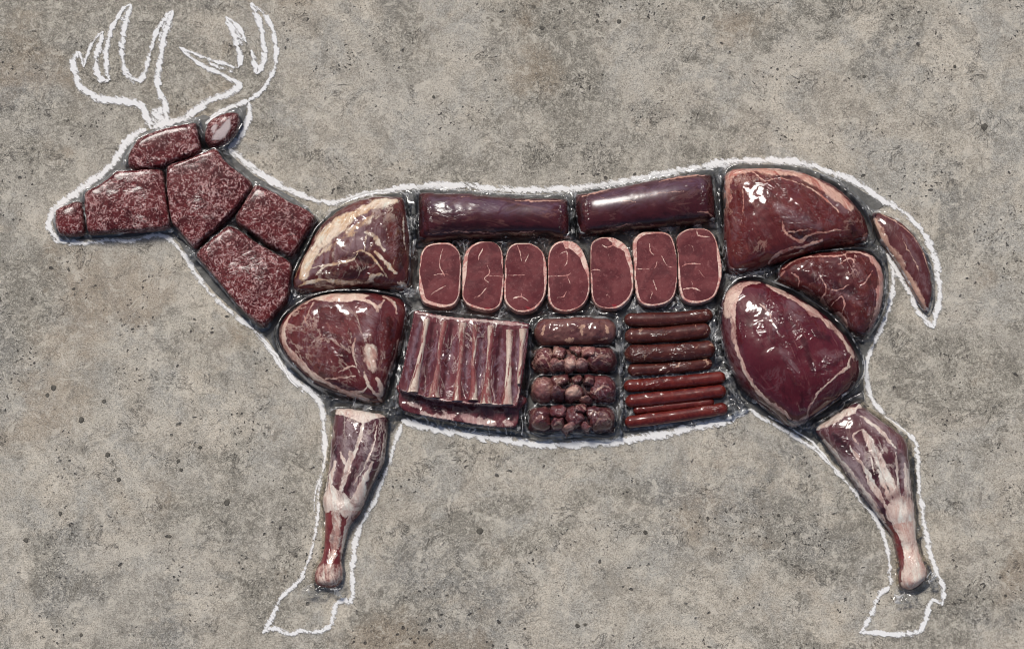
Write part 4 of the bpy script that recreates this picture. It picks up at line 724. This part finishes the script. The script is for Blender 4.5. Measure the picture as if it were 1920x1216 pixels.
P = [(1638, 398), (1647, 397), (1658, 401), (1679, 410), (1700, 425), (1718, 446), (1732, 469), (1741, 493), (1747, 523), (1748, 552), (1744, 576), (1738, 585), (1731, 577), (1718, 558), (1703, 531), (1685, 499), (1667, 472), (1652, 452), (1642, 428), (1636, 410)]
single('tail_strip', 'thin crescent strip of meat with a fat edge, forming the tail', 'meat cut', P, .026, M_TAIL, [('fat_strip', fatsel(.5)), ('lean', None)], seed=27, bagw=(2, 5), s=1.3,
  fat=[(17, 1, [(1640, 412), (1650, 438), (1662, 462), (1680, 488), (1698, 518), (1714, 548), (1730, 574)]), (2.5, .8, [(1650, 401), (1690, 424), (1722, 460), (1742, 510)]), (2, .7, [(1690, 450), (1705, 480), (1722, 510)])], silver=[(8, .6, [(1690, 440), (1715, 490), (1738, 550)])],
  groove=[(3, 2, [(1690, 440), (1715, 480), (1738, 530)])], tabs=[[(1624, 384), (1632, 390), (1644, 398), (1636, 408)]])

# ------------------------------------------------------------------ ribs
rib = thing('rib_rack', 'folded rack of seven ribs in a clear bag, below the left steaks', 'rib rack', 870, 695)
LOW = [(760, 720), (975, 740), (974, 770), (971, 797), (960, 803), (926, 802), (868, 794), (799, 782), (753, 769), (748, 740)]
cut(rib, LOW, .026, M_RIB, [('lower_slab', None)], prof='steak', seed=51, flat=10, lump=.25, lumpscale=14, fat=[(12, 1, [(790, 775), (820, 786), (850, 780)]), (18, 1, [(868, 782), (900, 795), (925, 795)]), (10, .9, [(945, 792), (960, 798)]), (7, .9, [(765, 755), (790, 765)]), (6, .8, [(830, 770), (850, 790)])], dark=[(16, 1, [(770, 745), (780, 760)]), (16, .9, [(900, 780), (910, 790)]), (12, 1, [(950, 778), (960, 788)]), (14, .8, [(810, 765), (830, 775)])])
UP = [(777, 585), (799, 589), (845, 597), (914, 602), (990, 609), (992, 620), (988, 663), (979, 721), (972, 760), (965, 766), (926, 763), (868, 761), (811, 752), (771, 740), (748, 732), (755, 698), (764, 652), (774, 606)]
_, sdf, bb = cut(rib, UP, .050, M_RIB, [('upper_slab', None)], prof='steak', seed=52, flat=8, lump=.06, lumpscale=20,
  fat=[(6, .9, [(780, 590), (845, 601), (914, 606), (988, 614)]), (4, .9, [(770, 610), (760, 655), (752, 700)]), (4, .8, [(985, 640), (976, 700), (970, 755)]), (4, .8, [(755, 735), (811, 750), (900, 760), (965, 762)])],
  silver=[(9, .8, [(787, 610), (775, 660), (762, 715)]), (7, .7, [(818, 640), (805, 700)]), (9, .7, [(852, 640), (838, 735)]), (7, .8, [(878, 640), (872, 735)]), (8, .8, [(904, 640), (898, 740)]), (9, .9, [(944, 640), (936, 745)]), (9, .9, [(972, 640), (964, 750)])],
  dark=[(10, .6, [(814, 610), (794, 735)]), (10, .6, [(848, 612), (830, 745)]), (9, .6, [(880, 615), (870, 745)]), (8, .6, [(905, 616), (898, 745)]), (9, .6, [(938, 620), (928, 750)]), (8, .6, [(969, 625), (961, 755)]), (8, .6, [(790, 605), (770, 700)])],
  ridge=[(11, 6, [(802, 590), (773, 742)]), (11, 6, [(834, 594), (813, 752)]), (11, 6, [(868, 598), (856, 757)]), (10, 6, [(892, 601), (886, 758)]), (11, 6, [(923, 602), (911, 762)]), (11, 6, [(957, 610), (952, 764)]), (9, 6, [(981, 610), (973, 740)])],
  groove=[(7, 2.5, [(817, 598), (794, 745)]), (7, 2.5, [(850, 600), (832, 750)]), (6, 2.5, [(880, 605), (870, 755)]), (6, 2.5, [(907, 608), (898, 758)]), (7, 2.5, [(940, 610), (930, 762)]), (6, 2.5, [(970, 612), (963, 762)]), (7, 2.5, [(785, 592), (762, 735)])])
bag(rib, poly_sdf(smooth([(775, 583), (990, 607), (992, 620), (980, 720), (972, 798), (960, 805), (868, 796), (751, 770), (746, 732), (762, 652)], 3)), (746, 583, 992, 805), .04, (4, 12), seed=91)
for p in [[(764, 600), (758, 640), (744, 700), (738, 735), (748, 740), (760, 660), (772, 600)], [(985, 610), (1002, 600), (1008, 612), (996, 650), (988, 650)], [(976, 760), (982, 790), (975, 812), (955, 808), (970, 800)], [(745, 740), (732, 750), (735, 772), (752, 775)]]: seal(rib, p, .016, .018)
def bone(root, a, b, w0, w1, w2, z, fatty, i):
    n = 26; t = np.linspace(0, 1, n); cx = a[0]+(b[0]-a[0])*t+(fbm(t*3, t*0, i)-.5)*5; cy = a[1]+(b[1]-a[1])*t
    ww = 1.18*np.where(t < .5, w1+(w0-w1)*(1-t*2)**2, w1+(w2-w1)*(t*2-1)**2.2)*(.94+.12*np.random.rand(n))
    k = 9; V = []; fa = []
    for j in range(k):
        an = math.pi*j/(k-1); q = -math.cos(an); X, Y = at(cx+ww*.5*q, cy, z)
        V.append(np.stack([X, Y, z-.0048+.0115*math.sin(an)+.002*t**3], 1)); fa.append(np.clip(fatty-.12+1.0*(fbm(t*5+j*.4, t*0+j*.45, i+3)-.46)*2, 0, 1))
    V = np.concatenate(V); fa = np.concatenate(fa)
    F = np.concatenate([np.stack([np.arange(n-1)+j*n, np.arange(n-1)+j*n+1, np.arange(n-1)+(j+1)*n+1, np.arange(n-1)+(j+1)*n], 1) for j in range(k-1)])
    cap = [[j*n for j in range(k)], [j*n+n-1 for j in range(k)]]
    return build('rib_bone', V, F, M_BONE, root, dict(fat=fa, silver=fa*0, dark=fa*0), None, tuple(root.location))
for i, (a, b, w0, w1, w2, ft) in enumerate([((802, 598), (773, 735), 12, 11, 19, .75), ((834, 602), (813, 745), 13, 11, 20, .45), ((868, 605), (856, 751), 15, 10, 18, .35), ((892, 609), (886, 750), 12, 9, 18, .55), ((923, 610), (911, 757), 15, 11, 21, .5), ((957, 618), (952, 758), 13, 12, 20, .8), ((981, 616), (973, 720), 14, 9, 6, .85)]):
    bone(rib, a, b, w0, w1, w2, .051, ft, i*9+1)

# ------------------------------------------------------------------ rolls of diced meat
def capsule_sdf(a, b, r, wob=0, seed=0):
    def f(x, y):
        d, run = seg_d(x, y, np.array([a, b], float)); return r*(1+wob*(vn(x/22, y/22, seed)-.5))-d
    return f
ROLLS = [
 ((1026, 622), (1132, 620), 26, 'topmost smooth mottled roll of stew meat in the stack of four', None),
 ((1026, 674), (1132, 674), 26, 'second roll of diced meat from the top, with a pale cut face in its middle',
  [(1016, 674, 20, 24, .1, 0), (1047, 662, 12, 13, .4, 0), (1045, 686, 14, 11, -.2, 0), (1081, 655, 12, 9, .1, 0), (1069, 684, 15, 14, .0, 1), (1091, 687, 12, 11, .4, 1), (1128, 673, 30, 24, 0, 0), (1103, 662, 14, 11, -.5, 0)]),
 ((1022, 729), (1131, 729), 27, 'third roll of diced meat from the top, with a round chunk at its upper edge',
  [(1017, 730, 22, 25, .1, 0), (1050, 714, 15, 11, -.2, 0), (1046, 740, 13, 13, .3, 0), (1075, 738, 20, 15, -.5, 1), (1082, 711, 9, 8, 0, 0), (1104, 714, 10, 11, .3, 0), (1098, 751, 13, 7, .1, 1), (1131, 729, 26, 26, 0, 0)]),
 ((1016, 784), (1128, 784), 26.5, 'bottommost roll of lumpy diced meat in the stack of four',
  [(1012, 785, 22, 24, 0, 0), (1046, 772, 15, 13, .2, 0), (1046, 796, 12, 11, -.3, 0), (1076, 782, 18, 16, .3, 0), (1066, 802, 14, 8, 0, 1), (1089, 767, 12, 9, .2, 0), (1112, 775, 13, 13, -.2, 0), (1098, 802, 10, 7, .2, 0), (1131, 787, 25, 23, 0, 0)]),
]
for i, (a, b, r, lab, chunks) in enumerate(ROLLS):
    cx, cy = (a[0]+b[0])/2, (a[1]+b[1])/2; R = thing('stew_meat_roll', lab, 'diced meat', cx, cy, group='rolls of diced meat')
    cs = capsule_sdf(a, b, r, .12, i*3); bb = (a[0]-r-4, a[1]-r-4, b[0]+r+4, b[1]+r+4)
    env = lambda x, y: np.sqrt(1-(1-np.clip(cs(x, y)/r, 0, 1))**2)*.046
    if chunks is None:
        cut(R, None, .048, M_SAUB, [('meat', None)], sdf=cs, bb=bb, seed=60, lump=.2, lumpscale=12, fat=[(6, .9, [(1086, 618), (1096, 614)]), (5, .9, [(1090, 620), (1090, 632)]), (6, .7, [(1022, 612), (1016, 630)]), (7, .8, [(1060, 640), (1075, 638)]), (6, .8, [(1134, 612), (1140, 626)]), (4, .7, [(1120, 640), (1140, 636)])], dark=[(18, .7, [(1050, 632), (1100, 634)])])
    else:
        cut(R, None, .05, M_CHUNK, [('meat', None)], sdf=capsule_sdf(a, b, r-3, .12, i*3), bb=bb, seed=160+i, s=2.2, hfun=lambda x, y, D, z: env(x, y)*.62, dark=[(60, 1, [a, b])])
        for q, (x0, y0, rx, ry, an, pale) in enumerate(chunks):
            def f(x, y, x0=x0, y0=y0, rx=rx, ry=ry, an=an, q=q):
                wx = x-x0+(fbm(x/11, y/11, 3+q)-.5)*8; wy = y-y0+(fbm(x/11, y/11, 17+q)-.5)*8
                an = an+.35*((q*5) % 4-1.5) if rx < 19 else an; g_ = 1.12 if rx < 19 else 1.0; u = (wx*math.cos(an)+wy*math.sin(an))/rx/g_; v = (-wx*math.sin(an)+wy*math.cos(an))/ry/g_
                return (1-(np.abs(u)**3.6+np.abs(v)**3.6)**(1/3.6))*min(rx, ry)
            rm = min(rx, ry); big = rx > 19
            def hf(x, y, D, z, rm=rm, big=big, q=q, x0=x0, y0=y0):
                dome = np.sqrt(1-(1-np.clip(D/rm, 0, 1))**(2.4 if big else 4.5))*(1 if big else 1+.35*np.sin(q*2.1)*(x-x0)/rm*.5+.35*np.cos(q*1.7)*(y-y0)/rm*.5)
                return (env(x, y)*.55+.006+dome*(.019 if big else .016+.004*((q*7) % 3)))*(1+.16*(fbm(x/9, y/9, q)-.5))
            ft = [(6, .8, [(x0-rx*.6, y0+ry*.4), (x0, y0-2), (x0+rx*.5, y0+ry*.1)])] if (q+i) % 2 else []
            if pale: ft = [('f', .8, 5, [(x0-rx*.6, y0-ry*.5), (x0+rx*.4, y0-ry*.6), (x0+rx*.5, y0+ry*.6), (x0-rx*.5, y0+ry*.6)])]
            cut(R, None, .05, M_CHUNK, [('meat_chunk', None)], sdf=f, bb=(x0-rx-9, y0-ry-9, x0+rx+9, y0+ry+9), seed=70+i*13+q, hfun=hf, s=1.4, fat=ft)
    bag(R, cs, bb, .04, (2, 5), seed=120+i, s=2.0)
bagx, bagy = at(1076, 704)
sb = thing('vacuum_bag', 'clear crinkled vacuum bag round the stack of four diced meat rolls', 'vacuum bag', 1076, 704)
bag(sb, poly_sdf(smooth([(996, 598), (1160, 594), (1163, 700), (1160, 812), (1080, 815), (985, 810), (992, 700)], 3)), (985, 594, 1163, 815), .03, (5, 10), seed=131)
for p in [[(1001, 606), (996, 592), (1012, 598), (1022, 604)], [(1152, 600), (1160, 586), (1166, 606), (1164, 640), (1168, 690), (1158, 690)], [(990, 640), (998, 640), (1000, 700), (992, 720), (986, 760), (980, 800), (975, 812), (990, 816), (986, 760)], [(1150, 790), (1158, 760), (1165, 812), (1164, 818), (1140, 812)]]: seal(sb, p, .014, .018)

# ------------------------------------------------------------------ sausages
def sausage(a, b, r, mat, lab, group, z=None, bend=2, seed=0, name='sausage', cat='sausage'):
    n = 44; k = 20; a = np.array(a, float); b = np.array(b, float); u = (b-a)/np.linalg.norm(b-a); a = a+u*r*.85; b = b-u*r*.85
    L = np.linalg.norm(b-a); th = np.linspace(0, math.pi/2, 8)
    tt = np.r_[-r*np.cos(th)[:-1], np.linspace(0, L, n-14), L+r*np.sin(th)[1:]]; rr = np.r_[r*np.sin(th)[:-1], np.full(n-14, r), r*np.cos(th)[1:]]
    rr = np.maximum(rr, .2)*(1+.07*(fbm(tt/20, tt*0, seed)-.5)*2+.03*(vn(tt/6, tt*0, seed+4)-.5)); nx = np.array([-u[1], u[0]]); bw = bend*np.sin(np.pi*np.clip(tt/L, 0, 1))
    cx = a[0]+u[0]*tt+nx[0]*bw; cy = a[1]+u[1]*tt+nx[1]*bw
    zc = (r*.001*.97 if z is None else z)
    V = []
    for j in range(k):
        an = 2*math.pi*j/k; lump = 1+.05*(vn(tt/9, tt*0+an*2, seed+7)-.5)
        X, Y = at(cx+nx[0]*rr*math.cos(an)*lump, cy+nx[1]*rr*math.cos(an)*lump, zc); V.append(np.stack([X, Y, zc+rr*lump*.001*math.sin(an)*.97], 1))
    V = np.concatenate(V); m = len(tt); F = np.concatenate([np.stack([np.arange(m-1)+j*m, np.arange(m-1)+j*m+1, np.arange(m-1)+((j+1) % k)*m+1, np.arange(m-1)+((j+1) % k)*m], 1) for j in range(k)])
    fat = np.zeros(len(V)); c = at((a[0]+b[0])/2, (a[1]+b[1])/2)
    if mat is M_SAUD:
        aa = np.repeat(np.arange(k)*.55, m); t2 = np.tile(tt, k); fat = np.clip((fbm(t2/9, aa, seed+2)-.56)*4, 0, .6)*(1.0 if seed == 4 else .8)
    o = build(name, V, F, mat, None, dict(fat=fat), None, (float(c[0]), float(c[1]), 0))
    return tag(o, lab, cat, group)
G1, G2 = 'dark brown sausages in the upper bag', 'thin red sausages in the lower bag'
sausage((1172, 600), (1335, 591), 13.5, M_SAUD, 'topmost dark brown sausage of the four, right under the steak row', G1, bend=3, seed=1)
sausage((1173, 631), (1331, 619), 15, M_SAUD, 'second dark brown sausage from the top in the upper bag', G1, bend=2, seed=2)
sausage((1173, 664), (1339, 654), 17, M_SAUD, 'thickest dark brown sausage, third from the top in the upper bag', G1, bend=2, seed=3)
sausage((1178, 694), (1334, 681), 11.5, M_SAUD, 'paler narrow sausage at the bottom of the upper bag, with whitish streaks', G1, bend=2, seed=4)
sausage((1171, 724), (1359, 707), 12, M_SAUR, 'topmost thin red sausage of the lower bag', G2, bend=1, seed=5)
sausage((1174, 753), (1360, 732), 13, M_SAUR, 'second thin red sausage from the top of the lower bag', G2, bend=1, seed=6)
sausage((1188, 769), (1338, 753), 8.5, M_SAUR, 'half hidden thin red sausage between its two lower neighbours', G2, bend=0, seed=7, z=.0086)
sausage((1173, 792), (1363, 765), 12, M_SAUR, 'bottommost thin red sausage of the lower bag, just above the chalk belly line', G2, bend=1, seed=8)
v1 = thing('vacuum_bag', 'clear crinkled vacuum bag holding the four dark brown sausages', 'vacuum bag', 1253, 640)
bag(v1, poly_sdf(smooth([(1172, 588), (1338, 580), (1345, 686), (1172, 706)], 1)), (1172, 580, 1345, 706), .012, (2, 9), seed=141)
def liner(root, poly, z, mat=None):
    o = flat_piece('bag_back', poly, mat or M_FILM, z, root, 2.5, tuple(root.location), .006, n=3); return o
liner(v1, [(1165, 590), (1340, 578), (1350, 640), (1348, 694), (1168, 708), (1163, 650)], .004)
for p in [[(1168, 600), (1160, 640), (1164, 690), (1174, 680), (1170, 650), (1178, 612)], [(1335, 600), (1346, 596), (1344, 680), (1336, 690), (1338, 650), (1328, 620)], [(1174, 606), (1182, 614), (1176, 622)], [(1174, 640), (1182, 646), (1172, 652)], [(1328, 604), (1340, 610), (1334, 640)]]: seal(v1, p, .012, .018)
v2 = thing('vacuum_bag', 'clear vacuum bag holding the thin red sausages, its loose end towards the thigh cut', 'vacuum bag', 1270, 750)
bag(v2, poly_sdf(smooth([(1170, 712), (1362, 694), (1372, 780), (1172, 806)], 1)), (1170, 694, 1372, 806), .010, (2, 6), seed=145)
liner(v2, [(1164, 712), (1366, 690), (1374, 706), (1388, 740), (1404, 762), (1366, 782), (1172, 808), (1166, 770)], .004)
for p in [[(1360, 698), (1372, 692), (1374, 712), (1362, 712)], [(1364, 720), (1380, 730), (1398, 756), (1402, 768), (1372, 778), (1366, 750)], [(1166, 720), (1160, 750), (1166, 800), (1176, 800), (1172, 760)], [(1186, 760), (1190, 780), (1178, 785)]]: seal(v2, p, .009, .014)
